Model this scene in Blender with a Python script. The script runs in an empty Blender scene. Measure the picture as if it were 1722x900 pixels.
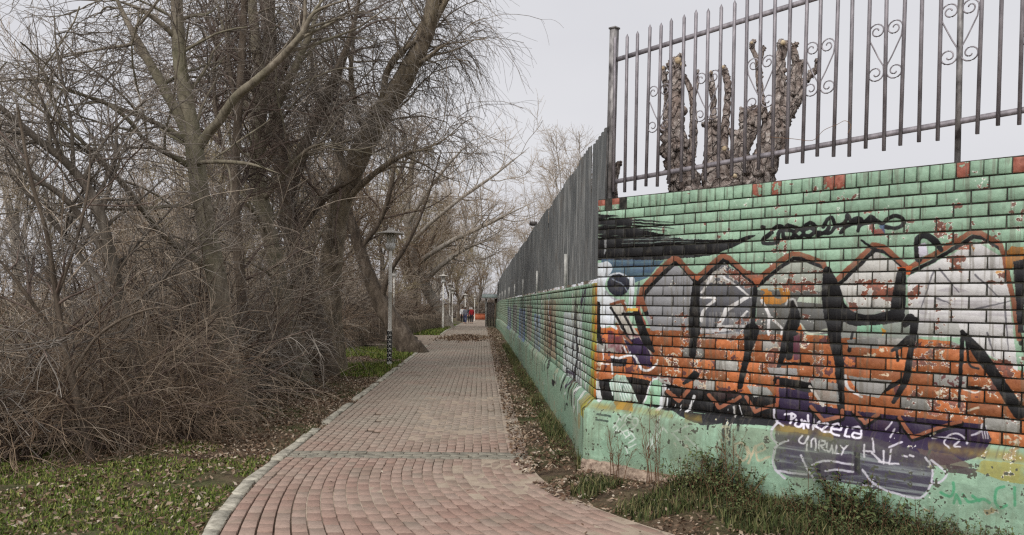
import bpy, bmesh, math, random
import numpy as np
from mathutils import Vector, Matrix

# ------------------------------------------------------------------ camera, sky, sun, exposure
scene = bpy.context.scene
COL = scene.collection
F = 1350.0                       # focal length in photo pixels (photo is 1722 x 900)
EYE = np.array([0.0, 0.0, 1.65])
PITCH, ROLL = math.radians(-1.0), math.radians(0.65)
_f = np.array([0, math.cos(PITCH), math.sin(PITCH)])
_u = np.array([0, -math.sin(PITCH), math.cos(PITCH)])
_r = np.array([1.0, 0, 0])
CR = _r * math.cos(ROLL) + _u * math.sin(ROLL)
CU = -_r * math.sin(ROLL) + _u * math.cos(ROLL)
CF = _f
SY = math.tan(-PITCH) + (511 - 450) / F
cam_data = bpy.data.cameras.new('camera')
cam = bpy.data.objects.new('camera', cam_data)
COL.objects.link(cam)
cam.matrix_world = Matrix(((CR[0], CU[0], -CF[0], EYE[0]), (CR[1], CU[1], -CF[1], EYE[1]),
                           (CR[2], CU[2], -CF[2], EYE[2]), (0, 0, 0, 1)))
cam_data.sensor_width = 36.0
cam_data.lens = 36.0 * F / 1722
cam_data.shift_y = SY * F / 1722
cam_data.clip_start = 0.05
cam_data.clip_end = 2000
scene.camera = cam

SUN_EL, SUN_AZ = math.radians(40), math.radians(208)     # azimuth from +Y, clockwise: behind the camera, a little left
world = bpy.data.worlds.new('World')
scene.world = world
world.use_nodes = True
wt = world.node_tree
wt.nodes.clear()
sky = wt.nodes.new('ShaderNodeTexSky')
sky.sky_type = 'NISHITA'
sky.sun_disc = False
sky.sun_elevation = SUN_EL
sky.sun_rotation = SUN_AZ
sky.dust_density = 6.0
hs = wt.nodes.new('ShaderNodeHueSaturation')
hs.inputs['Saturation'].default_value = 0.15
hs.inputs['Value'].default_value = 0.9
mixw = wt.nodes.new('ShaderNodeMixRGB')
mixw.inputs['Fac'].default_value = 0.88
mixw.inputs['Color2'].default_value = (6.75, 6.76, 7.12, 1)       # the even cloud layer
bg = wt.nodes.new('ShaderNodeBackground')
bg.inputs['Strength'].default_value = 0.067
wo = wt.nodes.new('ShaderNodeOutputWorld')
wt.links.new(sky.outputs[0], hs.inputs['Color'])
wt.links.new(hs.outputs[0], mixw.inputs['Color1'])
wtc = wt.nodes.new('ShaderNodeTexCoord'); wns = wt.nodes.new('ShaderNodeTexNoise')      # soft unevenness of the cloud layer
wmp = wt.nodes.new('ShaderNodeMapping'); wmp.inputs['Scale'].default_value = (1, 1, 2.5)
wns.inputs['Scale'].default_value = 1.6; wns.inputs['Detail'].default_value = 4
wrp = wt.nodes.new('ShaderNodeValToRGB'); wrp.color_ramp.elements[0].position = .3; wrp.color_ramp.elements[1].position = .7
wrp.color_ramp.elements[0].color = (.93, .93, .945, 1); wrp.color_ramp.elements[1].color = (1.06, 1.06, 1.05, 1)
wml = wt.nodes.new('ShaderNodeMixRGB'); wml.blend_type = 'MULTIPLY'; wml.inputs[0].default_value = 1
wt.links.new(wtc.outputs['Generated'], wmp.inputs[0]); wt.links.new(wmp.outputs[0], wns.inputs[0]); wt.links.new(wns.outputs[0], wrp.inputs[0])
wt.links.new(mixw.outputs[0], wml.inputs[1]); wt.links.new(wrp.outputs[0], wml.inputs[2])
wt.links.new(wml.outputs[0], bg.inputs['Color'])
wt.links.new(bg.outputs[0], wo.inputs['Surface'])

sun_d = bpy.data.lights.new('sun', 'SUN')
sun_d.energy = 1.5
sun_d.angle = math.radians(40)
sun_d.color = (1.0, 0.975, 0.94)
sun = bpy.data.objects.new('sun', sun_d)
COL.objects.link(sun)
_sd = Vector((math.sin(SUN_AZ) * math.cos(SUN_EL), math.cos(SUN_AZ) * math.cos(SUN_EL), math.sin(SUN_EL)))
sun.rotation_euler = _sd.to_track_quat('Z', 'Y').to_euler()

scene.view_settings.view_transform = 'Standard'
scene.view_settings.look = 'None'
scene.view_settings.exposure = 0.75
scene.view_settings.gamma = 1.0
scene.view_settings.use_curve_mapping = False
scene.cycles.max_bounces = 5
scene.cycles.diffuse_bounces = 3
scene.cycles.glossy_bounces = 2
scene.cycles.transmission_bounces = 4
scene.cycles.transparent_max_bounces = 6
scene.cycles.use_denoising = False
scene.cycles.pixel_filter_type = 'BLACKMAN_HARRIS'
scene.cycles.filter_width = 1.3

# ------------------------------------------------------------------ pixels to places
def ray(px, py):
    d = CR * ((px - 861) / F) + CU * ((450 - py) / F + SY) + CF
    return d

def sstep(a, b, x):
    t = np.clip((np.asarray(x, float) - a) / (b - a), 0, 1)
    return t * t * (3 - 2 * t)

def gz(x, y):
    """height of the ground"""
    x = np.asarray(x, float); y = np.asarray(y, float)
    z = -0.0137 * np.clip(y - 48, 0, 58)
    d = -(x + 0.0378 * np.clip(y, -20, 120)) - 5.0
    z = z - 1.7 * sstep(0, 5.0, d) + 2.6 * sstep(19, 27, d)
    z = z + 0.04 * np.sin(x * 1.7 + y * .9) * sstep(2.6, 3.6, -(x + 0.0378 * y) ) * sstep(-400, -5, -np.abs(y))
    z = z + 0.13 * np.exp(-(((x - 1.45) / .55) ** 2 + ((y - 6.75) / .4) ** 2))
    return z

def at(px, py, Y):
    d = ray(px, py)
    return EYE + d * (Y / d[1])

def ground(px, py):
    z = 0.0
    for _ in range(12):
        d = ray(px, py)
        p = EYE + d * ((z - EYE[2]) / d[2])
        z = float(gz(p[0], p[1]))
    return np.array([p[0], p[1], z])

def project(P):
    q = P - EYE
    w = q @ CF
    return 861 + F * (q @ CR) / w, 450 - F * ((q @ CU) / w - SY)

# ------------------------------------------------------------------ mesh helpers
def mk_mesh(name, V, Fc, smooth=False):
    """V (n,3), Fc a list of int arrays (m,3) or (m,4)"""
    if not isinstance(Fc, (list, tuple)):
        Fc = [Fc]
    Fc = [np.asarray(f, np.int32) for f in Fc if len(f)]
    me = bpy.data.meshes.new(name)
    V = np.asarray(V, np.float32)
    me.vertices.add(len(V))
    me.vertices.foreach_set('co', V.ravel())
    loops = np.concatenate([f.ravel() for f in Fc])
    tot = np.concatenate([np.full(len(f), f.shape[1], np.int32) for f in Fc])
    start = np.concatenate([[0], np.cumsum(tot)[:-1]]).astype(np.int32)
    me.loops.add(len(loops))
    me.loops.foreach_set('vertex_index', loops)
    me.polygons.add(len(tot))
    me.polygons.foreach_set('loop_start', start)
    if smooth:
        me.polygons.foreach_set('use_smooth', np.ones(len(tot), bool))
    me.update(calc_edges=True)
    return me

class MB:
    """collects shapes into ONE mesh"""
    def __init__(self):
        self.v = []; self.q = []; self.t = []; self.n = 0
    def add(self, V, Q=None, T=None):
        V = np.asarray(V, float)
        if Q is not None and len(Q): self.q.append(np.asarray(Q, int) + self.n)
        if T is not None and len(T): self.t.append(np.asarray(T, int) + self.n)
        self.v.append(V); self.n += len(V)
        return self
    BOXQ = np.array([[0, 3, 2, 1], [4, 5, 6, 7], [0, 1, 5, 4], [1, 2, 6, 5], [2, 3, 7, 6], [3, 0, 4, 7]])
    def box(self, c, size, M=None):
        a = np.array([[-1, -1, -1], [1, -1, -1], [1, 1, -1], [-1, 1, -1], [-1, -1, 1], [1, -1, 1], [1, 1, 1], [-1, 1, 1]]) * .5
        a = a * np.asarray(size)
        if M is not None: a = a @ np.asarray(M).T
        return self.add(a + np.asarray(c), self.BOXQ)
    def tube(self, P, R, sides=8, cap=True):
        P = np.asarray(P, float)[None]; R = np.broadcast_to(np.asarray(R, float), (P.shape[1],))[None]
        V, Q = tubes(P, R, sides)
        T = []
        n = P.shape[1]
        if cap:
            V = np.vstack([V, P[0, 0], P[0, -1]])
            b = (n - 1) * sides
            for i in range(sides):
                T.append([n * sides, (i + 1) % sides, i]); T.append([n * sides + 1, b + i, b + (i + 1) % sides])
        return self.add(V, Q, T)
    def lathe(self, prof, c=(0, 0, 0), sides=20):
        a = np.arange(sides) * 2 * math.pi / sides
        V = np.concatenate([np.stack([r * np.cos(a), r * np.sin(a), np.full(sides, z)], 1) for r, z in prof])
        Q = []
        for k in range(len(prof) - 1):
            for i in range(sides):
                j = (i + 1) % sides
                Q.append([k * sides + i, k * sides + j, (k + 1) * sides + j, (k + 1) * sides + i])
        return self.add(V + np.asarray(c), Q)
    def blob(self, c, r, rng, rough=.25, nu=8, nv=6):
        c = np.asarray(c); r = np.broadcast_to(np.asarray(r, float), (3,))
        V = [[0, 0, 1]]
        for k in range(1, nv):
            th = math.pi * k / nv
            for i in range(nu):
                ph = 2 * math.pi * i / nu
                V.append([math.sin(th) * math.cos(ph), math.sin(th) * math.sin(ph), math.cos(th)])
        V.append([0, 0, -1])
        V = np.array(V); V = V * (1 + rough * (rng.random(len(V))[:, None] - .5) * 2) * r + c
        T = [[0, 1 + i, 1 + (i + 1) % nu] for i in range(nu)]
        b = 1 + (nv - 2) * nu
        T += [[len(V) - 1, b + (i + 1) % nu, b + i] for i in range(nu)]
        Q = []
        for k in range(nv - 2):
            for i in range(nu):
                a = 1 + k * nu; j = (i + 1) % nu
                Q.append([a + i, a + nu + i, a + nu + j, a + j])
        return self.add(V, Q, T)
    def mesh(self, name, smooth=False):
        return mk_mesh(name, np.concatenate(self.v),
                       [np.concatenate(self.q) if self.q else np.zeros((0, 4), int), np.concatenate(self.t) if self.t else np.zeros((0, 3), int)], smooth)

def norm(a):
    return a / np.maximum(np.linalg.norm(a, axis=-1, keepdims=True), 1e-9)

def tubes(P, R, sides):
    """P (N,n,3), R (N,n) -> verts, quads"""
    N, n, _ = P.shape
    T = np.empty_like(P)
    T[:, 1:-1] = P[:, 2:] - P[:, :-2]; T[:, 0] = P[:, 1] - P[:, 0]; T[:, -1] = P[:, -1] - P[:, -2]
    T = norm(T)
    chord = norm(P[:, -1] - P[:, 0])
    ref = np.where(np.abs(chord[:, 2:3]) < .8, np.array([[0, 0, 1.0]]), np.array([[1.0, 0, 0]]))
    ref = norm(ref - chord * (ref * chord).sum(1, keepdims=True))
    A = norm(np.cross(T, ref[:, None, :])); B = np.cross(T, A)
    a = np.arange(sides) * 2 * math.pi / sides
    V = P[:, :, None, :] + R[:, :, None, None] * (A[:, :, None, :] * np.cos(a)[None, None, :, None] + B[:, :, None, :] * np.sin(a)[None, None, :, None])
    idx = np.arange(N * n * sides).reshape(N, n, sides)
    nx = np.roll(idx, -1, 2)
    Q = np.stack([idx[:, :-1], nx[:, :-1], nx[:, 1:], idx[:, 1:]], -1).reshape(-1, 4)
    return V.reshape(-1, 3), Q

def obj(name, me, mat=None, parent=None, loc=None):
    o = bpy.data.objects.new(name, me)
    COL.objects.link(o)
    if mat is not None:
        if isinstance(mat, str): mat = M[mat]
        if not me.materials: me.materials.append(mat)
    if parent is not None: o.parent = parent
    if loc is not None: o.location = loc
    return o

def tag(o, label=None, cat=None, group=None, kind=None):
    if label: o['label'] = label
    if cat: o['category'] = cat
    if group: o['group'] = group
    if kind: o['kind'] = kind
    return o

def thing(name, label, cat, loc=(0, 0, 0), rz=0, group=None):
    o = bpy.data.objects.new(name, None)
    o.empty_display_size = .2
    COL.objects.link(o)
    o.location = loc; o.rotation_euler = (0, 0, rz)
    return tag(o, label, cat, group)

def copy_tree(o, parent=None):
    c = o.copy(); COL.objects.link(c)
    if parent is not None: c.parent = parent
    for ch in [k for k in o.children]:
        copy_tree(ch, c)
    return c

def structure(name, label=None):
    o = bpy.data.objects.new(name, None); COL.objects.link(o)
    o['kind'] = 'structure'
    if label: o['label'] = label
    return o

# ------------------------------------------------------------------ materials
M = {}
def lin(c):
    c = np.asarray(c, float) / 255
    return np.where(c <= .04045, c / 12.92, ((c + .055) / 1.055) ** 2.4)

class NT:
    def __init__(self, name):
        self.m = bpy.data.materials.new(name); self.m.use_nodes = True
        self.t = self.m.node_tree; self.t.nodes.clear()
        self.b = self.n('BsdfPrincipled'); self.o = self.n('OutputMaterial')
        self.t.links.new(self.b.outputs[0], self.o.inputs[0])
        self.b.inputs['Specular IOR Level'].default_value = .3
        M[name] = self.m
    def n(self, kind, **kw):
        nd = self.t.nodes.new('ShaderNode' + kind)
        for k, v in kw.items(): setattr(nd, k, v)
        return nd
    def l(self, a, b): self.t.links.new(a, b)
    def coord(self, scale=(1, 1, 1), obj_=None, kind='Object', loc=(0, 0, 0)):
        if kind == 'Position':
            src = self.n('NewGeometry').outputs['Position']
        else:
            tc = self.n('TexCoord')
            if obj_ is not None: tc.object = obj_
            src = tc.outputs[kind]
        mp = self.n('Mapping'); mp.inputs['Scale'].default_value = scale; mp.inputs['Location'].default_value = loc
        self.l(src, mp.inputs['Vector'])
        return mp.outputs[0]
    def noise(self, vec, scale=5, detail=4, rough=.55, dist=0):
        nd = self.n('TexNoise'); nd.inputs['Scale'].default_value = scale; nd.inputs['Detail'].default_value = detail
        nd.inputs['Roughness'].default_value = rough; nd.inputs['Distortion'].default_value = dist
        self.l(vec, nd.inputs['Vector'])
        return nd.outputs['Fac']
    def ramp(self, fac, stops, interp='LINEAR'):
        r = self.n('ValToRGB'); r.color_ramp.interpolation = interp
        e = r.color_ramp.elements
        while len(e) < len(stops): e.new(.5)
        for k, (p, c) in enumerate(stops):
            e[k].position = p
            c = np.atleast_1d(np.asarray(c, float))
            if len(c) == 1: c = np.repeat(c, 3)
            e[k].color = (*c[:3], 1)
        self.l(fac, r.inputs[0])
        return r.outputs[0]
    def mix(self, fac, a, b, mode='MIX'):
        x = self.n('MixRGB', blend_type=mode)
        for s, v in ((x.inputs[0], fac), (x.inputs[1], a), (x.inputs[2], b)):
            if hasattr(v, 'is_output'): self.l(v, s)
            elif np.ndim(v) == 0: s.default_value = v
            else: s.default_value = (*v[:3], 1)
        return x.outputs[0]
    def math(self, op, a, b=0.0):
        x = self.n('Math', operation=op)
        for s, v in ((x.inputs[0], a), (x.inputs[1], b)):
            if hasattr(v, 'is_output'): self.l(v, s)
            else: s.default_value = v
        return x.outputs[0]
    def bump(self, h, strength=.4, dist=.02):
        b = self.n('Bump'); b.inputs['Strength'].default_value = strength; b.inputs['Distance'].default_value = dist
        self.l(h, b.inputs['Height']); self.l(b.outputs[0], self.b.inputs['Normal'])
    def done(self, color, rough=.85, metal=0.0, spec=.3):
        if hasattr(color, 'is_output'): self.l(color, self.b.inputs['Base Color'])
        else: self.b.inputs['Base Color'].default_value = (*color[:3], 1)
        if hasattr(rough, 'is_output'): self.l(rough, self.b.inputs['Roughness'])
        else: self.b.inputs['Roughness'].default_value = rough
        self.b.inputs['Metallic'].default_value = metal
        self.b.inputs['Specular IOR Level'].default_value = spec
        return self.m

def simple(name, c1, c2, scale=6, rough=.85, bump=.3, stretch=(1, 1, 1), dist=.01, metal=0, lo=.35, hi=.65, spec=.3, kind='Object'):
    t = NT(name)
    v = t.coord(stretch, kind=kind)
    n = t.noise(v, scale, 6, .6)
    c = t.ramp(n, [(lo, lin(c1)), (hi, lin(c2))])
    if bump: t.bump(n, bump, dist)
    return t.done(c, rough, metal, spec)

def bark(name, cs, scale=9, stretch=(1, 1, .22), bump=.9, dist=.03):
    t = NT(name)
    v = t.coord(stretch)
    n = t.noise(v, scale, 8, .68, .6)
    big = t.noise(t.coord((1, 1, .5)), 1.6, 4)
    c = t.ramp(n, [(.30, lin(cs[0])), (.5, lin(cs[1])), (.72, lin(cs[2]))])
    c = t.mix(t.ramp(big, [(.4, 0), (.7, .55)]), c, lin(cs[3]))
    t.bump(n, bump, dist)
    return t.done(c, .9)

bark('bark_smooth', [(62, 54, 47), (122, 112, 98), (158, 148, 132), (108, 108, 82)], 11, (1, 1, .5), .5, .012)
bark('bark_dark', [(46, 39, 34), (98, 86, 75), (142, 129, 115), (84, 74, 60)], 7, (1, 1, .25), 1, .05)
bark('bark_grey', [(40, 35, 31), (104, 95, 86), (152, 143, 132), (88, 82, 70)], 7, (1, 1, .25), 1, .04)
bark('bark_willow', [(52, 45, 39), (128, 115, 99), (172, 158, 138), (112, 102, 80)], 8, (1, 1, .3), 1, .035)
bark('bark_pale', [(84, 78, 72), (150, 142, 132), (198, 190, 180), (120, 112, 100)], 6, (1, 1, .35), .7, .03)
t = NT('bark_pollard')
v = t.coord((1, 1, .75)); n = t.noise(v, 13, 8, .7, 1.2); big = t.noise(v, 4, 4, .6)
vo = t.n('TexVoronoi', feature='DISTANCE_TO_EDGE'); vo.inputs['Scale'].default_value = 9
wv = t.mix(.5, v, t.n('TexNoise').outputs['Color'], 'ADD'); t.l(wv, vo.inputs['Vector'])
cr = t.ramp(vo.outputs['Distance'], [(.0, .35), (.07, 1)])
c = t.ramp(n, [(.32, lin((58, 46, 42))), (.48, lin((150, 136, 128))), (.66, lin((208, 198, 190)))])
c = t.mix(t.ramp(big, [(.45, 0), (.7, .6)]), c, lin((150, 128, 116)))
c = t.mix(cr, lin((40, 31, 28)), c)
t.bump(t.math('ADD', n, t.math('MULTIPLY', cr, .8)), 1, .05)
t.done(c, .9)
simple('cut_wood', (150, 128, 100), (200, 182, 152), 30, .85, .3)
def twigmat(name, c1, c2, c3, scale=1.3):
    t = NT(name)
    v = t.coord()
    n = t.noise(v, scale, 5, .65)
    n2 = t.noise(v, 14, 2)
    c = t.ramp(n, [(.32, lin(c1)), (.5, lin(c2)), (.68, lin(c3))])
    c = t.mix(t.ramp(n2, [(.35, 0), (.75, .5)]), c, lin(c3))
    return t.done(c, .75, spec=.25)
twigmat('twig_grey', (60, 54, 49), (104, 96, 88), (168, 160, 150))
twigmat('twig_brown', (70, 59, 49), (118, 103, 88), (172, 157, 139))
twigmat('twig_crown', (56, 50, 45), (102, 93, 84), (162, 152, 141))
twigmat('twig_red', (72, 57, 46), (116, 97, 79), (164, 143, 121))
twigmat('twig_pale', (120, 104, 88), (162, 146, 128), (202, 190, 174))
twigmat('twig_dark', (52, 42, 38), (84, 70, 62), (124, 108, 98))
twigmat('twig_olive', (86, 76, 56), (132, 119, 90), (180, 165, 132))
twigmat('dry_stem', (60, 40, 30), (104, 76, 56), (140, 110, 82))
# ------------------------------------------------------------------ ground, river, path, kerb
t = NT('soil')
v = t.coord(kind='Position')
n1 = t.noise(v, .55, 5, .6); n2 = t.noise(v, 6, 6, .7); n3 = t.noise(v, 38, 3, .7)
c = t.ramp(n2, [(.3, lin((56, 44, 35))), (.5, lin((92, 76, 60))), (.72, lin((126, 108, 88)))])
g = t.ramp(n3, [(.35, lin((44, 56, 26))), (.65, lin((92, 106, 54)))])
c = t.mix(t.ramp(n1, [(.42, 0), (.62, .75)]), c, g)
t.bump(n3, .8, .03)
t.done(c, .95)
t = NT('river_water')
v = t.coord((1, .35, 1), kind='Position')
t.bump(t.noise(v, 3, 3), .25, .03)
t.done(lin((46, 52, 50)), .08, spec=.5)

def grid_mesh(name, xs, ys, zf, smooth=True):
    X, Y = np.meshgrid(xs, ys)
    V = np.stack([X.ravel(), Y.ravel(), zf(X, Y).ravel()], 1)
    i = np.arange(len(xs) * len(ys)).reshape(len(ys), len(xs))
    Q = np.stack([i[:-1, :-1], i[:-1, 1:], i[1:, 1:], i[1:, :-1]], -1).reshape(-1, 4)
    return mk_mesh(name, V, Q, smooth)
xs = np.unique(np.round(np.concatenate([np.linspace(-600, -45, 12), np.arange(-45, -6, 1.0), np.arange(-6, 0, .3), np.arange(0, 4.5, .12), np.arange(4.5, 30, 3), np.linspace(30, 600, 10)]), 3))
ys = np.unique(np.round(np.concatenate([np.linspace(-60, 0, 8), np.arange(0, 4, .5), np.arange(4, 10, .12), np.arange(10, 130, 1.5), np.linspace(130, 1200, 14)]), 3))
tag(obj('ground', grid_mesh('ground', xs, ys, gz), 'soil'), kind='structure')
rb = MB(); Yr = np.array([-60, 10, 60, 120, 400.])
for k in range(len(Yr) - 1):
    f0 = -.0378 * min(Yr[k], 120); f1 = -.0378 * min(Yr[k + 1], 120)
    rb.add([[-7.2 + f0, Yr[k], -1.15 - .8 * (Yr[k] > 55)], [-7.2 + f1, Yr[k + 1], -1.15 - .8 * (Yr[k + 1] > 55)], [-31 + f1, Yr[k + 1], -1.15 - .8 * (Yr[k + 1] > 55)], [-31 + f0, Yr[k], -1.15 - .8 * (Yr[k] > 55)]], [[0, 3, 2, 1]])
tag(obj('river', rb.mesh('river'), 'river_water'), kind='structure')

def bend(Y): return np.clip(8 - np.asarray(Y, float), 0, None) ** 2
def XL(Y): return -2.02 - .0378 * np.asarray(Y, float) + .036 * bend(Y)
def XR(Y): return .50 - .0378 * np.asarray(Y, float) + .155 * bend(Y)
def pmap(c, Y):            # c metres from the left edge
    return -2.02 + c - .0378 * Y + bend(Y) * (.036 + .119 * c / 2.52)

# paver colours: red clay, worn and dusty in patches
t = NT('paver')
pos = t.coord(kind='Position')
oi = t.n('ObjectInfo').outputs['Random']; ri = t.n('NewGeometry').outputs['Random Per Island']
rnd = t.math('FRACT', t.math('ADD', t.math('MULTIPLY', oi, 7.3), ri))
c = t.ramp(rnd, [(0, lin((150, 118, 106))), (.3, lin((160, 131, 118))), (.7, lin((166, 139, 126))), (.92, lin((166, 143, 130))), (1, lin((152, 132, 120)))])
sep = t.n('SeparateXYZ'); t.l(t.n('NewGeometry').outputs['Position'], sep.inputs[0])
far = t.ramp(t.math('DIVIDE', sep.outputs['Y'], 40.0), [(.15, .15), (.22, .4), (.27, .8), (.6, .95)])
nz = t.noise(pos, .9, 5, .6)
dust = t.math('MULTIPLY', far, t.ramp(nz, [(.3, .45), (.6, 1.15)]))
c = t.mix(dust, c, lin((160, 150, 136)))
fine = t.noise(pos, 34, 5, .7)
c = t.mix(t.ramp(fine, [(.35, .35), (.6, 0)]), c, lin((104, 88, 76)))
st = t.noise(pos, 2.6, 5, .65, .4)
c = t.mix(t.ramp(st, [(.50, 0), (.68, .6)]), c, lin((128, 116, 102)))
t.bump(fine, .35, .004)
t.done(c, .88)
simple('paver_grey', (108, 104, 94), (150, 144, 130), 14, .9, .4, dist=.006, kind='Position')
t = NT('joint_soil')
pz = t.n('SeparateXYZ'); t.l(t.n('NewGeometry').outputs['Position'], pz.inputs[0])
nn = t.noise(t.coord(kind='Position'), 9, 5)
c = t.mix(t.ramp(pz.outputs['Z'], [(.014, 0), (.027, 1)]), t.ramp(nn, [(.3, lin((52, 40, 32))), (.7, lin((92, 74, 60)))]), t.ramp(nn, [(.3, lin((150, 134, 118))), (.7, lin((178, 162, 144)))]))
t.done(c, .95)
simple('kerb_concrete', (132, 127, 114), (192, 186, 170), 12, .92, .7, dist=.015, kind='Position')
simple('dusty_paving', (134, 118, 102), (166, 152, 136), 3, .92, .3, kind='Position')

path = structure('path', 'red brick footpath between the riverside thicket and the painted wall')
ysp = np.unique(np.concatenate([np.arange(1.5, 10, .25), np.arange(10, 122, 2.0)]))
ysp = np.unique(np.concatenate([np.arange(1.5, 24, .2), np.arange(24, 122, 2.0)]))
V = []
NB = 16
for y in ysp:
    for q in range(NB):
        xx = float(XL(y)) - .02 + (float(XR(y) - XL(y)) + .04) * q / (NB - 1); cc = q / (NB - 1)
        f = .5 + .25 * math.sin(xx * 2.3 + y * .8 + 1) + .25 * math.sin(y * 1.9 - xx * 1.1) + (.35 if y < 8.3 and cc > .3 else 0) + (.5 if 9.2 < y < 14 and cc > .45 else 0) - (.5 if cc < .2 else 0)
        V.append([xx, y, float(gz(-2.5, y)) + .014 + .018 * float(sstep(.45, .95, f))])
Qp = [[NB * k + q, NB * k + q + 1, NB * k + NB + q + 1, NB * k + NB + q] for k in range(len(ysp) - 1) for q in range(NB - 1)]
obj('bedding', mk_mesh('bedding', V, np.array(Qp)), 'joint_soil', path)

rng = np.random.default_rng(7)
def paver_geo(c0, c1, y0, y1, gap=.0035, top=None, swap=False):
    """prism with bevelled rim from a cell in path coordinates"""
    z = float(gz(-2.5, .5 * (y0 + y1)))
    top = (z + .034 + rng.normal(0, .0018) - (.009 if rng.random() < .03 else 0)) if top is None else top
    gap = gap + (.004 * max(0, 1 - c0 / .7) if not swap else 0)          # the joints have opened along the kerb
    out = []
    for inset, zz in ((gap, z + .002), (gap, top - .0018), (gap + .0022, top)):
        for (c, y) in ((c0 + inset, y0 + inset), (c1 - inset, y0 + inset), (c1 - inset, y1 - inset), (c0 + inset, y1 - inset)):
            out.append([pmap(c, y), y, zz + (.0015 * math.sin(c * 31 + y * 17) if inset > gap else 0)])
    q = [[8, 9, 10, 11]]
    for k in (0, 4):
        for i in range(4):
            j = (i + 1) % 4
            q.append([k + i, k + j, k + 4 + j, k + 4 + i])
    return np.array(out), np.array(q)
PW, PL = .0969, .2
cells = []
ncol = 26
for k in range(ncol):
    y = 2.0 + (k % 2) * PL / 2
    while y < 60:
        y1 = y + PL
        if y1 <= 8.32 or y >= 8.68: cells.append((k * PW, (k + 1) * PW, y, y1, 0))
        elif y < 8.32 and 8.32 - y > .05: cells.append((k * PW, (k + 1) * PW, y, 8.32, 0))
        elif y1 > 8.68 and y1 - 8.68 > .05: cells.append((k * PW, (k + 1) * PW, 8.68, y1, 0))
        y = y1
for r in range(3):
    for k in range(14):
        c0 = max(0, k * PL - (r % 2) * PL / 2); c1 = min(2.52, (k + 1) * PL - (r % 2) * PL / 2)
        if c1 - c0 > .05: cells.append((c0, c1, 8.32 + .12 * r, 8.44 + .12 * r, 1))
def in_view(x, y):
    px, py = project(np.array([[x, y, 0.0]]))
    return -10 < px[0] < 1732 and py[0] < 905
vis = [c for c in cells if in_view(pmap(.5 * (c[0] + c[1]), .5 * (c[2] + c[3])), .5 * (c[2] + c[3]))]
near = sorted(vis, key=lambda c: c[2])[:300]
nearset = set(near)
rest = [MB(), MB()]
for cell in cells:
    V, Q = paver_geo(*cell[:4])
    if rng.random() < .012 and cell[2] > 6.5: continue           # a lost paver here and there
    if cell in nearset:
        ctr = V.mean(0)
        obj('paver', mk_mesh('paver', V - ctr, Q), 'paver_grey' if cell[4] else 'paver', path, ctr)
    else:
        rest[cell[4]].add(V, Q)
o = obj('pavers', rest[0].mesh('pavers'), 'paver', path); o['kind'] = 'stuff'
if rest[1].n:
    o = obj('band_pavers', rest[1].mesh('band_pavers'), 'paver_grey', path); o['kind'] = 'stuff'
yf = np.arange(60, 122, 4.0); V = []
for y in yf:
    for xx in (XL(y), XR(y)): V.append([xx, y, float(gz(-2.5, y)) + .03])
obj('far_paving', mk_mesh('far_paving', V, np.array([[2 * k, 2 * k + 1, 2 * k + 3, 2 * k + 2] for k in range(len(yf) - 1)])), 'dusty_paving', path)

sp = MB()
for k in range(8):
    x0 = -2.03 - .5 * k; x1 = x0 - .5
    a = [[x0 - 1.2, 30.5, .02], [x1 - 1.2, 30.5, .02], [x1 - 1.4, 40.5, .02], [x0 - 1.4, 40.5, .02]]
    sp.add(a, [[0, 3, 2, 1]])
so = obj('side_path', sp.mesh('side_path'), 'dusty_paving'); so['kind'] = 'structure'

kerb = structure('kerb', 'worn concrete kerb along the edge of the brick path')
y = 3.0; k = 0
while y < 112:
    L = .48 + .08 * rng.random() if y < 30 else 1.6
    if 30.2 < y < 40.5:
        y += L; continue
    if not (y > 8.8 and y < 30 and rng.random() < .12):
        b = MB(); a = []
        w = .115
        h = .046 + rng.normal(0, .006)
        for zz, ins in ((-.06, 0), (h - .012, 0), (h, .012)):
            for (yy, s_) in ((y + .006 + ins, 0), (y + L - .006 - ins, 0), (y + L - .006 - ins, 1), (y + .006 + ins, 1)):
                xx = float(XL(yy)) - .008 - (w - ins if s_ else ins) + rng.normal(0, .008)
                a.append([xx, yy, zz + float(gz(-2.5, yy))])
        b.add(a, [[8, 11, 10, 9]] + [[q + i, q + 4 + i, q + 4 + (i + 1) % 4, q + (i + 1) % 4] for q in (0, 4) for i in range(4)])
        obj('kerb_stone', b.mesh('kerb_stone'), 'kerb_concrete', kerb)
    y += L
# ------------------------------------------------------------------ graffiti: painted in code on the wall's own coordinates
def vnoise(h, w, cell, rng, octaves=3, ax=(1, 1)):
    out = np.zeros((h, w)); amp = 1; tot = 0
    for o in range(octaves):
        cy = max(cell * ax[0] / 2 ** o, 1.0); cx = max(cell * ax[1] / 2 ** o, 1.0)
        g = rng.random((int(h / cy) + 3, int(w / cx) + 3))
        yy = np.arange(h) / cy; xx = np.arange(w) / cx
        y0 = yy.astype(int); x0 = xx.astype(int)
        fy = (yy - y0); fx = (xx - x0); fy = (fy * fy * (3 - 2 * fy))[:, None]; fx = (fx * fx * (3 - 2 * fx))[None]
        a = g[y0][:, x0]; b = g[y0][:, x0 + 1]; c = g[y0 + 1][:, x0]; d = g[y0 + 1][:, x0 + 1]
        out += amp * ((a * (1 - fx) + b * fx) * (1 - fy) + (c * (1 - fx) + d * fx) * fy)
        tot += amp; amp *= .55
    return out / tot

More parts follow.
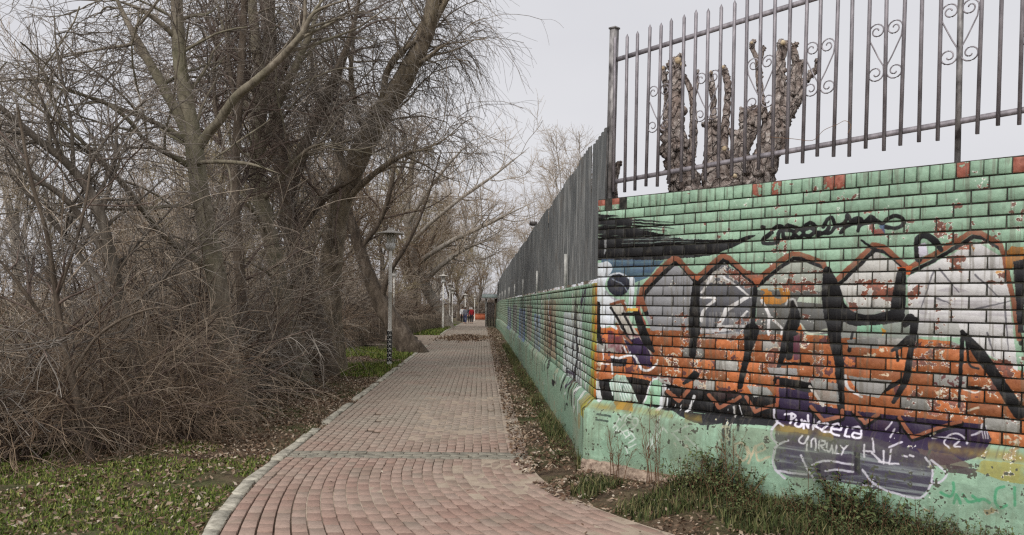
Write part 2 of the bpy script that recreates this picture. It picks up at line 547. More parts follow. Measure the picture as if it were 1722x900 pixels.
def spline(P, sub=6):
    P = np.asarray(P, float)
    if len(P) < 3: return P
    Q = np.vstack([2 * P[0] - P[1], P, 2 * P[-1] - P[-2]])
    out = []
    for i in range(1, len(Q) - 2):
        for u in np.arange(sub) / sub:
            out.append(.5 * (2 * Q[i] + (Q[i + 1] - Q[i - 1]) * u + (2 * Q[i - 1] - 5 * Q[i] + 4 * Q[i + 1] - Q[i + 2]) * u * u + (3 * Q[i] - Q[i - 1] - 3 * Q[i + 1] + Q[i + 2]) * u ** 3))
    out.append(P[-1])
    return np.array(out)

class Canvas:
    def __init__(self, h, w, PX, PY, rng, warp=1.1):
        self.C = np.zeros((h, w, 3)); self.h, self.w = h, w
        self.PX = PX + (vnoise(h, w, 14, rng) - .5) * 2 * warp + (vnoise(h, w, 4, rng, 2) - .5) * warp
        self.PY = PY + (vnoise(h, w, 14, rng) - .5) * 2 * warp + (vnoise(h, w, 4, rng, 2) - .5) * warp
        self.rng = rng
        self.colx = np.sort(np.median(PX, 0)); self.inc = PX[0, -1] > PX[0, 0]
        self.rmin = PY.min(1); self.rmax = PY.max(1)
    def win(self, x0, y0, x1, y1, m=8):
        a = max(np.searchsorted(self.colx, x0 - m - 12), 0); b = min(np.searchsorted(self.colx, x1 + m + 12), self.w)
        r = np.where((self.rmax > y0 - m) & (self.rmin < y1 + m))[0]
        if len(r) == 0 or b <= a: return None
        return slice(r[0], r[-1] + 1), slice(a, b)
    def blend(self, sl, a, color):
        a = np.clip(a, 0, 1)[..., None]
        self.C[sl] = self.C[sl] * (1 - a) + np.asarray(color, float) * a
    def pmask(self, pts):
        pts = np.asarray(pts, float)
        sl = self.win(*pts.min(0), *pts.max(0))
        if sl is None: return None, None
        x = self.PX[sl]; y = self.PY[sl]
        ins = np.zeros(x.shape, bool)
        for (x0, y0), (x1, y1) in zip(pts, np.roll(pts, -1, 0)):
            if y0 == y1: continue
            ins ^= ((y0 > y) != (y1 > y)) & (x < (x1 - x0) * (y - y0) / (y1 - y0) + x0)
        return sl, ins.astype(float)
    def poly(self, pts, color, alpha=1.0, tex=None, curve=False):
        if curve: pts = spline(list(pts) + [pts[0]])
        sl, a = self.pmask(pts)
        if sl is None: return
        if tex is not None: a = a * tex[sl]
        self.blend(sl, a * alpha, color)
    def stroke(self, pts, w, color, alpha=1.0, soft=1.0, curve=True, tex=None):
        pts = np.asarray(pts, float)
        ww = np.broadcast_to(np.asarray(w, float), (len(pts),))
        p = np.column_stack([pts, ww])
        if curve and len(p) > 2: p = spline(p, 5)
        sl = self.win(p[:, 0].min(), p[:, 1].min(), p[:, 0].max(), p[:, 1].max(), p[:, 2].max() + 4)
        if sl is None: return
        x = self.PX[sl]; y = self.PY[sl]
        best = np.full(x.shape, -1e9)
        for (x0, y0, w0), (x1, y1, w1) in zip(p[:-1], p[1:]):
            dx, dy = x1 - x0, y1 - y0; L = dx * dx + dy * dy + 1e-9
            u = np.clip(((x - x0) * dx + (y - y0) * dy) / L, 0, 1)
            d = np.hypot(x - x0 - u * dx, y - y0 - u * dy)
            best = np.maximum(best, (w0 + (w1 - w0) * u) / 2 - d)
        a = np.clip(best / soft + .5, 0, 1) * alpha
        if tex is not None: a = a * tex[sl]
        self.blend(sl, a, color)

TH = math.radians(45.6)
DR = np.array([math.sin(TH), -math.cos(TH), 0]); NR = np.array([-math.cos(TH), -math.sin(TH), 0])
C0 = np.array([.85, 8.1, 0])
ZB, ZT, ZS = .70, 2.705, 2.59          # brick bottom, top of wall, underside of the rowlock course
CP, BP = (ZS - ZB) / 20, .225          # course pitch, brick pitch
PO = .12                               # how far the plinth stands out
SMAX = 5.6
TEX = .0042
rg = np.random.default_rng(11)
H, W = int(ZT / TEX) + 2, int((SMAX + .1) / TEX)
sv = (np.arange(W) + .5) * TEX - .1; zv = (np.arange(H) + .5) * TEX
S, Z = np.meshgrid(sv, zv)
off = np.clip((.70 - Z) / .09, 0, 1) * PO
PTS = C0 + S[..., None] * DR + off[..., None] * NR + Z[..., None] * np.array([0, 0, 1.0])
PX, PY = project(PTS.reshape(-1, 3)); PX = PX.reshape(H, W); PY = PY.reshape(H, W)
cv = Canvas(H, W, PX, PY, rg)
n_big = vnoise(H, W, 120, rg, 4); n_mid = vnoise(H, W, 30, rg, 4); n_fine = vnoise(H, W, 7, rg, 3)
n_hor = vnoise(H, W, 9, rg, 3, (.5, 9)); n_ver = vnoise(H, W, 9, rg, 3, (9, .5))
row = np.floor((Z - ZB) / CP).astype(int)
colb = np.floor((S + (row % 2) * BP / 2) / BP).astype(int)
bid = (row * 71 + colb * 13 + 5000) % 4096
brnd = rg.random((4096, 3))[bid]
du = np.abs(((S + (row % 2) * BP / 2) / BP) % 1 - .5) * 2; dv = np.abs(((Z - ZB) / CP) % 1 - .5) * 2
eb = .10 * np.clip((np.maximum(du ** 4, dv ** 2) - .35), -.35, 1) * (Z > ZB)          # paint lets go at the arrises first
K, O_ = (16, 15, 17), (128, 78, 56)
MINT = np.array((144, 174, 149.))
cv.C[:] = MINT * (.90 + .14 * n_big[..., None] + .08 * (brnd[..., :1] - .5)) + (n_fine[..., None] - .5) * 14
# lower orange brick band, brick by brick
on = (np.interp(PX, [990, 1130, 1200, 1350, 1500, 1600, 1660, 1722], [550, 553, 560, 563, 567, 574, 600, 626]) < PY) & (Z > ZB)
org = np.array((164, 97, 58.)) * (.78 + .4 * brnd[..., 1:2]) + (n_fine[..., None] - .5) * 30
gry = np.array((150, 148, 142.)) * (.8 + .3 * brnd[..., 2:3]) + (n_fine[..., None] - .5) * 24
isg = (brnd[..., 0] > .86)[..., None]
bandc = np.where(isg, gry, org)
mott = ((n_mid > .60) & (brnd[..., 2] > .62) & (n_fine > .42))[..., None]
bandc = np.where(mott, np.array((196, 176, 150.)) + (n_fine[..., None] - .5) * 60, bandc)
mott2 = ((n_mid < .40) & (brnd[..., 1] > .5) & (n_fine > .5))[..., None]
bandc = np.where(mott2, np.array((96, 60, 58.)), bandc)
cv.C = np.where(on[..., None], bandc, cv.C)
sil = .75 + .5 * n_ver
P = cv.poly; St = cv.stroke
# letter fills
P([(1078, 512), (1085, 482), (1130, 440), (1168, 472), (1168, 556), (1095, 556)], (132, 132, 134))
P([(1175, 472), (1210, 436), (1266, 476), (1266, 562), (1178, 562)], (90, 90, 94))
P([(1180, 470), (1208, 440), (1240, 462), (1232, 476), (1190, 478)], (168, 164, 156), tex=(n_fine > .42) * 1.0)
P([(1275, 478), (1335, 434), (1388, 446), (1392, 490), (1275, 488)], (154, 156, 146), .9)
P([(1272, 488), (1395, 490), (1400, 562), (1272, 562)], (98, 98, 95))
P([(1280, 486), (1328, 484), (1330, 512), (1280, 512)], (176, 118, 50), tex=(n_mid > .42) * 1.0)
P([(1345, 498), (1395, 500), (1395, 512), (1340, 508)], (166, 176, 160))
P([(1410, 478), (1470, 420), (1512, 446), (1506, 516), (1440, 536), (1418, 500)], (184, 182, 176))
P([(1400, 516), (1548, 516), (1548, 570), (1400, 568)], (124, 126, 120), tex=np.clip(.55 + .7 * n_mid, 0, 1))
P([(1526, 466), (1642, 406), (1690, 436), (1712, 625), (1650, 590), (1620, 568), (1530, 566)], (194, 192, 190))
P([(1545, 500), (1600, 480), (1712, 520), (1712, 560), (1640, 545), (1540, 552)], (150, 144, 148), .55, tex=np.clip((n_hor - .42) * 4, 0, 1))
P([(1535, 545), (1610, 540), (1620, 565), (1530, 566)], (150, 150, 144), .7)
for a, b in (((1570, 455), (1548, 520)), ((1580, 452), (1612, 492)), ((1572, 500), (1600, 512)), ((1640, 462), (1680, 500)), ((1640, 520), (1705, 505)), ((1660, 560), (1672, 600)), ((1690, 520), (1696, 590))):
    St([a, b], [3.5, 1.5], (78, 76, 82), .75)
P([(1630, 405), (1690, 440), (1695, 470), (1665, 455), (1655, 470)], (190, 130, 60), .8, tex=(n_mid > .52) * 1.0)
# grey fill streaks and white letter lines
P([(1178, 525), (1266, 525), (1266, 562), (1178, 562)], (150, 150, 150), .7, tex=np.clip((n_ver - .45) * 5, 0, 1))
WH = (206, 204, 202)
St([(1180, 492), (1200, 461), (1216, 465), (1240, 482), (1262, 500)], [4, 4, 3, 4, 3], WH, curve=False)
St([(1180, 500), (1203, 502), (1182, 524), (1180, 540)], 5, WH)
St([(1256, 500), (1222, 520), (1208, 550), (1250, 548)], [6, 8, 6, 5], WH, curve=False)
St([(1180, 557), (1210, 556), (1245, 548)], 6, (176, 174, 174))
St([(1256, 524), (1246, 534)], 4, WH); St([(1281, 505), (1293, 530), (1292, 562)], 5, WH, curve=False)
St([(1297, 534), (1314, 552), (1314, 562)], 4, WH, curve=False); St([(1322, 512), (1327, 504), (1338, 508), (1344, 556)], 3.5, (180, 180, 178))
St([(1184, 568), (1240, 562)], 8, (160, 160, 160), .8); St([(1345, 545), (1362, 562), (1395, 552)], 4, (196, 200, 180), .8)
# flaking paint, more where the photograph shows it
def flake(pts, thr, col, col2=None):
    sl, a = cv.pmask(pts)
    if sl is None: return
    fn = (.6 * n_mid + .4 * n_fine + eb)[sl]
    m = a * (fn > thr)
    edge = a * (fn > thr - .02) - m
    cv.blend(sl, edge * .9, (214, 216, 206)); cv.blend(sl, m, col)
    if col2 is not None: cv.blend(sl, m * (n_fine[sl] > .55), col2)
RB = (142, 86, 68)
for pts, thr in (([(1210, 430), (1290, 470), (1270, 485), (1215, 455)], .52), ([(1270, 400), (1330, 398), (1325, 440), (1268, 445)], .60), ([(1290, 440), (1390, 445), (1390, 495), (1290, 490)], .57), ([(1420, 470), (1505, 470), (1500, 525), (1430, 525)], .56),
                 ([(1550, 378), (1660, 370), (1690, 420), (1600, 420)], .56), ([(1590, 430), (1690, 430), (1690, 480), (1600, 470)], .57), ([(1527, 480), (1610, 480), (1612, 560), (1527, 560)], .58), ([(1110, 430), (1270, 470), (1255, 560), (1080, 550)], .66),
                 ([(1320, 520), (1400, 540), (1400, 700), (1100, 650), (1100, 560)], .62), ([(1540, 570), (1722, 600), (1722, 715), (1520, 700)], .61), ([(1420, 330), (1722, 270), (1722, 420), (1480, 420)], .68), ([(1003, 340), (1420, 300), (1420, 420), (1003, 430)], .72)):
    flake(pts, thr, RB, (110, 76, 66))
# left figure
fe = np.clip((n_hor - .30) * 6, 0, 1)
P([(1000, 360), (1034, 362), (1064, 372), (1060, 384), (1110, 393), (1150, 402), (1210, 404), (1240, 402), (1278, 391), (1268, 399), (1238, 414), (1196, 430), (1120, 437), (1000, 438)], K, tex=np.clip(fe + (PY > 400) * 1.0, 0, 1))
for k in range(26):
    x0 = 1003 + rg.random() * 40; y0 = 366 + rg.random() * 40; L = 40 + rg.random() * 70
    St([(x0, y0), (x0 + L, y0 + L * .10 - 3)], [3.5, .8], K, .9)
for k in range(14):
    x0 = 1030 + rg.random() * 120; y0 = 396 + rg.random() * 14
    St([(x0, y0), (x0 + 30 + 40 * rg.random(), y0 - 1)], [1.2, .6], (150, 170, 160), .6)
St([(1018, 402), (1018, 418), (1016, 428)], [4, 3, 1.5], (150, 152, 152), .8)
P([(1012, 436), (1116, 438), (1088, 468), (1060, 478), (1048, 462), (1008, 470)], (62, 82, 108), tex=.55 + .5 * n_hor)
P([(1002, 444), (1022, 440), (1030, 452), (1016, 478), (1030, 500), (1052, 508), (1050, 530), (1012, 552), (1004, 520), (1000, 480)], (208, 212, 216), tex=np.clip(.65 + .6 * n_mid, 0, 1), curve=True)
th = np.linspace(0, 2 * math.pi, 16)[:-1]
P(np.stack([1040 + 19 * np.cos(th), 479 + 19 * np.sin(th)], 1), (36, 38, 50))
St([(1014, 484), (1022, 466), (1042, 460), (1062, 470)], 3.5, (200, 206, 212)); St([(1030, 470), (1046, 478), (1056, 492)], 2, (150, 160, 170), .7)
St([(1020, 490), (1030, 502), (1048, 506)], 3, (150, 150, 156), .8); St([(1063, 470), (1062, 492), (1060, 516)], [9, 9, 6], (198, 202, 206))
St([(1075, 475), (1072, 500)], 3, (90, 92, 98), .8)
P([(1025, 512), (1048, 506), (1060, 540), (1085, 580), (1100, 600), (1060, 600), (1045, 560)], (176, 172, 162))
P([(1015, 553), (1040, 550), (1040, 566), (1016, 564)], (196, 110, 58)); P([(1022, 556), (1100, 566), (1098, 604), (1070, 600), (1022, 590)], (104, 52, 60), tex=np.clip((n_mid - .35) * 4, 0, 1))
P([(1050, 572), (1075, 568), (1092, 592), (1096, 618), (1066, 612)], (52, 38, 66)); P([(1026, 602), (1055, 604), (1052, 616), (1030, 616)], (30, 28, 36))
St([(1046, 507), (1054, 522)], 5, O_); St([(1027, 512), (1048, 506)], 5, O_); St([(1074, 500), (1074, 524), (1084, 545)], [8, 7, 6], (140, 76, 62))
St([(1027, 517), (1044, 545), (1062, 580)], 4, K, curve=False); St([(1036, 545), (1050, 565), (1062, 578)], 4, O_)
St([(1047, 528), (1066, 527)], 4, K); St([(1049, 528), (1066, 562)], 4, K); St([(1070, 524), (1078, 548), (1088, 575), (1098, 590)], [10, 13, 14, 6], K)
P([(1055, 518), (1073, 518), (1073, 523), (1054, 523)], (206, 160, 66)); St([(1022, 530), (1026, 545), (1036, 552)], [7, 6, 4], (210, 216, 222))
P([(997, 504), (1009, 508), (1010, 560), (1014, 582), (1004, 576), (998, 540)], K); P([(993, 540), (1001, 548), (1006, 580), (994, 578)], (190, 192, 190))
St([(1028, 600), (1040, 602), (1056, 598), (1068, 600), (1078, 620), (1092, 622), (1104, 612)], 4, (220, 220, 222)); St([(1048, 582), (1056, 596), (1060, 592)], 3, (214, 214, 216)); St([(1028, 612), (1030, 628)], 3, (214, 214, 216))
St([(1014, 588), (1014, 604)], 2, (214, 214, 216)); St([(1012, 612), (1024, 613)], 2, (214, 214, 216))
# base: black, with pale fans
P([(992, 640), (1060, 634), (1090, 640), (1150, 652), (1240, 662), (1310, 668), (1340, 690), (1335, 708), (1250, 706), (1170, 694), (1120, 690), (1060, 676), (992, 672)], K, tex=np.clip(.7 + .6 * n_fine, 0, 1))
St([(1004, 640), (1008, 672)], [6, 9], (204, 208, 206)); P([(1024, 644), (1036, 630), (1052, 632), (1062, 650), (1074, 676), (1032, 673)], (172, 202, 184), tex=np.clip(.35 + 1.1 * n_ver, 0, 1))
for k in range(9):
    St([(1026 + k * 3.5, 640), (1032 + k * 5, 674)], 1.6, (222, 226, 224), .8)
P([(1082, 680), (1096, 642), (1104, 636), (1114, 646), (1112, 682)], (150, 190, 160)); St([(1082, 680), (1096, 642), (1106, 637)], 3, (214, 216, 216)); St([(1117, 650), (1112, 682), (1104, 690)], [8, 7, 3], (206, 208, 210)); St([(1124, 655), (1121, 684)], 3, (206, 208, 210))
for a, b, w in (((1147, 668), (1144, 690), 3), ((1167, 667), (1160, 688), 6), ((1160, 688), (1146, 698), 5), ((1137, 672), (1136, 684), 2.5), ((1232, 672), (1238, 712), 4), ((1240, 672), (1248, 700), 2.5), ((1226, 680), (1224, 690), 2)):
    St([a, b], [w, w * .5], (206, 206, 206))
P([(1130, 690), (1250, 704), (1340, 708), (1345, 722), (1290, 716), (1215, 712), (1180, 716), (1150, 704)], (34, 34, 38))
for x, y1 in ((1216, 742), (1226, 748), (1190, 722), (1240, 724)):
    St([(x, 705), (x, y1)], [6, 3], (26, 28, 28))
# purple field and shaded body below
PU = (46, 34, 60)
P([(1303, 664), (1420, 690), (1560, 704), (1655, 714), (1668, 740), (1650, 768), (1590, 782), (1540, 778), (1470, 746), (1380, 732), (1310, 724)], PU, tex=np.clip(.75 + .5 * n_mid, 0, 1))
P([(1308, 652), (1360, 658), (1362, 690), (1308, 690)], PU)
P([(1302, 775), (1306, 752), (1322, 741), (1360, 742), (1450, 752), (1540, 772), (1568, 785), (1570, 812), (1546, 838), (1490, 826), (1400, 808), (1330, 802), (1308, 792)], (66, 62, 76))
P([(1302, 775), (1306, 752), (1322, 741), (1360, 742), (1450, 752), (1540, 772), (1568, 785), (1570, 812), (1546, 838), (1490, 826), (1400, 808), (1330, 802), (1308, 792)], (142, 150, 146), .75, tex=np.clip((n_hor - .46) * 4, 0, 1))
P([(1360, 760), (1440, 765), (1450, 800), (1380, 800)], (48, 36, 58), .8); P([(1436, 745), (1446, 746), (1446, 800), (1436, 792)], (28, 26, 30), .9)
P([(1540, 755), (1600, 765), (1640, 785), (1600, 790), (1560, 780)], (92, 72, 62), .7); P([(1590, 780), (1645, 790), (1630, 798), (1595, 795)], (60, 44, 48), .8)
P([(1302, 716), (1380, 724), (1470, 736), (1560, 768), (1572, 786), (1500, 774), (1420, 756), (1320, 748), (1304, 742)], (62, 55, 64), tex=np.clip(.8 + .3 * n_mid, 0, 1))
# moss and rust on the ledge
led = np.exp(-((Z - .64) / .05) ** 2)
gold = np.clip(led * 1.6 * (n_mid + .2 * n_fine) - .45, 0, 1) * ((PX < 1130) | (PX > 1560) | ((PX > 1300) & (PX < 1400)) | ((PX > 1150) & (PX < 1180)))
cv.C = cv.C * (1 - gold[..., None]) + np.array((138, 118, 58.)) * gold[..., None]
P([(1032, 674), (1064, 678), (1062, 692), (1036, 688)], (158, 124, 54)); P([(1310, 714), (1358, 722), (1358, 730), (1312, 724)], (132, 114, 66))
P([(1650, 775), (1722, 782), (1722, 815), (1690, 810), (1640, 792)], (150, 138, 62), .75, tex=np.clip((n_mid - .3) * 4, 0, 1))
# brown outlines of the letters, black inside
L1 = [(1084, 520), (1078, 500), (1080, 486), (1106, 458), (1132, 434), (1140, 436), (1166, 465), (1174, 466), (1194, 448), (1214, 430), (1226, 434), (1252, 458), (1272, 472), (1308, 442), (1332, 427), (1346, 428), (1384, 442), (1390, 456)]
L2 = [(1408, 470), (1440, 440), (1468, 412), (1486, 416), (1514, 440), (1526, 452), (1568, 430), (1604, 408), (1634, 390), (1650, 392), (1682, 412), (1688, 428), (1692, 452), (1704, 505), (1714, 570)]
for L in (L1, L2):
    St([(x + 3, y + 8) for x, y in L], 6.5, K, curve=False)
    St(L, 8.5, O_, curve=False, tex=np.clip(.6 + .9 * n_mid, 0, 1))
P([(1508, 450), (1534, 448), (1530, 462), (1512, 462)], (186, 92, 50)); P([(1166, 462), (1178, 462), (1173, 476)], (160, 90, 58)); P([(1264, 468), (1284, 466), (1273, 484)], (150, 84, 54))
P([(1690, 425), (1702, 414), (1722, 416), (1722, 438), (1700, 452), (1692, 452)], (160, 104, 46), tex=(n_mid > .3) * 1.0); P([(1704, 440), (1722, 436), (1722, 560), (1712, 560)], (20, 18, 22))
for pts, w in (([(1171, 478), (1168, 520), (1168, 560)], [10, 14, 15]), ([(1168, 556), (1166, 575), (1164, 596)], 10), ([(1270, 484), (1267, 530), (1266, 558)], [6, 6, 8]),
               ([(1264, 556), (1256, 600), (1244, 650)], [20, 9, 8]), ([(1332, 508), (1336, 530), (1330, 556)], [4, 14, 20]), ([(1328, 556), (1318, 590), (1308, 622)], [16, 10, 5]),
               ([(1336, 560), (1326, 600)], [3, 10]), ([(1391, 456), (1398, 490), (1404, 530)], [12, 26, 30]), ([(1404, 530), (1404, 570), (1412, 620), (1414, 686)], [24, 16, 12, 10]),
               ([(1516, 458), (1512, 500), (1508, 530)], [12, 18, 20]), ([(1408, 506), (1426, 532), (1462, 540), (1510, 530)], [12, 18, 16, 18]), ([(1538, 540), (1532, 590), (1522, 640), (1502, 676)], [12, 8, 10, 5]),
               ([(1522, 545), (1530, 536)], [10, 14]), ([(1618, 558), (1648, 596), (1680, 642), (1714, 694)], [6, 16, 15, 18]), ([(1619, 560), (1616, 620), (1612, 684)], [6, 5, 4]),
               ([(1545, 436), (1543, 404), (1556, 396), (1574, 408), (1582, 420)], [10, 9, 8, 10, 6]), ([(1310, 612), (1360, 612)], 4), ([(1306, 640), (1360, 652)], [10, 14]),
               ([(1434, 560), (1428, 590)], [3, 5]), ([(1480, 660), (1515, 640)], [8, 5]), ([(1170, 630), (1150, 645)], [10, 4]), ([(1528, 572), (1500, 590)], [12, 4]), ([(1508, 588), (1510, 606)], [3, 4]),
               ([(1448, 404), (1466, 418)], [2.5, 4]), ([(1626, 574), (1630, 612), (1646, 620)], [4, 3, 3])):
    St(pts, np.asarray(w, float) * 1.25, K, curve=len(pts) > 2)
P([(1544, 412), (1556, 408), (1562, 428), (1546, 434)], (186, 182, 192)); St([(1628, 652), (1650, 652)], [5, 3], K)
P([(1334, 566), (1344, 562), (1346, 604), (1334, 606)], (92, 50, 62)); P([(1338, 558), (1346, 545), (1350, 562)], (176, 100, 50))
for pts in ([(1122, 658), (1141, 674), (1158, 656)], [(1192, 664), (1210, 686), (1244, 668)], [(1254, 668), (1270, 692), (1306, 680)], [(1364, 684), (1384, 707), (1416, 700), (1416, 690)], [(1436, 692), (1455, 711), (1476, 697)], [(1512, 702), (1535, 735), (1590, 716), (1616, 709)]):
    St([(x, y + 3) for x, y in pts], 11, K, curve=False); St(pts, 6.5, (146, 90, 66), curve=False)
St([(1308, 640), (1307, 682)], 5, (150, 84, 60))
P([(1200, 660), (1236, 656), (1244, 664), (1212, 672)], (40, 24, 24)); P([(1255, 648), (1290, 652), (1300, 664), (1268, 668)], (150, 150, 146)); P([(1362, 640), (1408, 644), (1412, 680), (1380, 680)], (138, 138, 134), tex=.7 + .3 * n_fine)
P([(1426, 632), (1500, 640), (1478, 670), (1446, 664)], (142, 140, 136)); St([(1422, 632), (1426, 652), (1450, 668)], [5, 5, 3], (196, 194, 194)); St([(1362, 650), (1384, 682)], 5, (190, 184, 176))
St([(1620, 655), (1640, 660), (1655, 652)], 3, (200, 190, 180)); St([(1630, 690), (1645, 686)], 4, (206, 200, 180), .8)
P([(1290, 618), (1340, 620), (1342, 634), (1296, 632)], (158, 156, 154)); P([(1424, 572), (1476, 568), (1478, 586), (1428, 584)], (120, 120, 116))
P([(1442, 548), (1484, 546), (1488, 560), (1440, 560)], (136, 180, 152)); P([(1482, 552), (1490, 556), (1484, 566)], (190, 140, 60))
# white lines in the lower shapes
VW = (200, 196, 206)
for pts in ([(1325, 741), (1306, 750), (1300, 770), (1304, 790), (1320, 804)], [(1302, 688), (1303, 704), (1316, 716)], [(1308, 710), (1297, 722), (1298, 736), (1306, 746)], [(1347, 766), (1358, 788), (1370, 808)], [(1366, 782), (1390, 775), (1434, 782)],
            [(1388, 792), (1408, 790), (1434, 794)], [(1306, 792), (1340, 796), (1356, 798)], [(1450, 790), (1468, 812), (1500, 828), (1545, 838), (1562, 822), (1568, 796), (1562, 776)], [(1566, 774), (1582, 786), (1592, 797), (1582, 810), (1566, 814)], [(1452, 816), (1466, 818), (1468, 808)],
            [(1494, 752), (1516, 744)], [(1634, 732), (1648, 726), (1652, 714)], [(1560, 776), (1556, 770)]):
    St(pts, 3.8, VW, .92)
for x in (1650, 1654, 1658): St([(x, 716), (x + 4, 738)], 2, (206, 206, 206), .8)
def glyphs(strokes, ox, oy, sc, w, color, alpha=1.0):
    for s in strokes: St([(ox + x / sc, oy + y / sc) for x, y in s], w, color, alpha, curve=len(s) > 3)
glyphs([[(550, 85), (610, 80), (640, 100), (600, 130)], [(605, 85), (595, 160)], [(645, 130), (640, 175), (665, 190), (690, 175), (690, 130)], [(705, 200), (715, 140), (745, 195), (745, 95)],
        [(790, 130), (785, 210)], [(840, 145), (800, 180), (860, 215)], [(840, 165), (910, 165), (860, 225), (930, 235)], [(940, 205), (1020, 210), (1000, 165), (950, 180), (940, 240), (1000, 262)],
        [(1075, 190), (1050, 265), (1090, 275)], [(1115, 200), (1170, 190), (1195, 230), (1185, 280), (1120, 275), (1130, 240), (1185, 250)]], 1210, 680, 5, 4.0, (222, 218, 228))
glyphs([[(690, 265), (670, 310), (712, 330), (738, 280)], [(740, 270), (735, 390)], [(770, 360), (775, 300), (800, 290), (812, 330), (805, 385)], [(835, 385), (840, 310), (880, 310), (885, 335), (850, 345)], [(850, 345), (888, 388)],
        [(905, 330), (900, 380), (925, 397), (945, 345)], [(945, 345), (955, 412)], [(985, 345), (970, 410), (1000, 412)], [(1018, 345), (1045, 375), (1080, 338)], [(1045, 375), (1028, 422)]], 1210, 680, 5, 3.0, (212, 208, 214), .95)
glyphs([[(1452, 748), (1454, 768)], [(1452, 758), (1470, 760), (1466, 738)], [(1466, 762), (1482, 777)], [(1486, 758), (1486, 779)], [(1478, 776), (1494, 778)], [(1498, 756), (1496, 780), (1512, 780)], [(1500, 710), (1490, 722)], [(1505, 722), (1497, 735)],
        [(1568, 737), (1590, 736), (1612, 741), (1604, 750), (1614, 752)], [(1596, 754), (1588, 744), (1594, 734), (1608, 729), (1622, 736), (1627, 746)], [(1518, 766), (1526, 768)], [(1530, 766), (1536, 768)]], 0, 0, 1, 3.4, (206, 202, 208), .9)
glyphs([[(1236, 748), (1238, 764), (1250, 775), (1257, 762), (1250, 746), (1236, 746)], [(1256, 752), (1262, 766), (1270, 750)], [(1268, 752), (1257, 780)], [(1270, 762), (1286, 756), (1282, 746), (1271, 754), (1276, 774), (1294, 768)]], 0, 0, 1, 3.8, (196, 182, 152), .85)
glyphs([[(345, 235), (365, 265)], [(365, 262), (395, 215)], [(395, 270), (440, 200), (450, 240)], [(470, 250), (490, 240), (515, 262), (512, 300), (485, 310), (468, 285), (470, 250)], [(330, 370), (400, 300)], [(360, 390), (420, 350), (440, 400)], [(365, 365), (415, 420)],
        [(400, 430), (460, 380), (490, 420)], [(440, 350), (480, 345), (500, 320)], [(430, 480), (500, 430)], [(440, 520), (500, 490)], [(405, 520), (425, 575)], [(290, 330), (345, 240)], [(300, 380), (330, 330), (300, 300)], [(600, 540), (640, 440), (690, 560)], [(720, 400), (760, 330), (800, 380)]], 980, 660, 5.62, 2.3, (206, 214, 206), .85)
for a, b in (((1130, 728), (1164, 763)), ((1152, 733), (1174, 755)), ((1134, 726), (1158, 716)), ((1092, 760), (1108, 700)), ((1108, 700), (1104, 752))):
    St([a, b], 3.2, (196, 208, 198), .8)
glyphs([[(610, 745), (690, 775), (720, 720), (712, 660)], [(720, 830), (742, 760), (775, 830)], [(800, 760), (850, 822), (960, 800), (1020, 830)], [(880, 770), (930, 815)], [(1140, 695), (1080, 720), (1068, 820), (1105, 870), (1160, 850)], [(1230, 700), (1235, 850)]], 1460, 680, 5, 5, (70, 146, 104), .8)
for a, b in (((1004, 697), (1027, 700)), ((1002, 706), (1022, 708))): St([a, b], 3.2, (44, 58, 52), .9)
glyphs([[(350, 255), (390, 232), (430, 235)], [(330, 290), (252, 360), (265, 402), (370, 395)], [(390, 385), (395, 300), (440, 270), (540, 285), (530, 340), (450, 340), (440, 290)], [(440, 270), (490, 220), (575, 250)], [(555, 290), (600, 260), (640, 290), (600, 340), (560, 320)],
        [(640, 270), (700, 250), (745, 280), (700, 325), (640, 310), (640, 270)], [(640, 240), (700, 195), (755, 235)], [(760, 290), (830, 300), (900, 290), (930, 250)], [(830, 235), (865, 170), (915, 155), (942, 220)], [(780, 320), (860, 280), (880, 240)], [(945, 240), (1010, 220), (1045, 180), (1062, 122), (1092, 200), (1040, 240), (1000, 295)],
        [(1092, 200), (1130, 165), (1180, 160), (1220, 190), (1290, 142), (1345, 178), (1400, 210), (1450, 165), (1530, 132), (1598, 162), (1590, 222), (1520, 252), (1430, 240)], [(1165, 275), (1190, 215), (1290, 195), (1360, 190)], [(245, 238), (258, 244)], [(960, 225), (1150, 205), (1250, 190)], [(1130, 180), (1230, 200), (1330, 170)]], 1240, 340, 5.74, [6.6], K, .97)
P([(1464, 386), (1486, 384), (1488, 396), (1470, 398)], (150, 84, 78), .8); P([(1478, 380), (1488, 378), (1488, 392)], (66, 80, 120), .7)
# bare spots on the plinth
flake([(1150, 700), (1310, 712), (1310, 800), (1150, 780)], .69, (176, 170, 140)); flake([(1480, 720), (1722, 740), (1722, 890), (1500, 850)], .70, (150, 132, 96)); flake([(980, 700), (1160, 720), (1160, 800), (980, 800)], .73, (166, 176, 150))
# bare pinkish render along the foot
foot = (Z < .085 + .07 * (n_big - .3)) & (S < 1.6)
cv.C = np.where(foot[..., None], np.array((172, 142, 122.)) + (n_fine[..., None] - .5) * 60, cv.C)
foot = (Z < .10 * n_mid) & (S >= 1.6)
cv.C = np.where(foot[..., None], np.array((140, 126, 96.)) + (n_fine[..., None] - .5) * 50, cv.C)
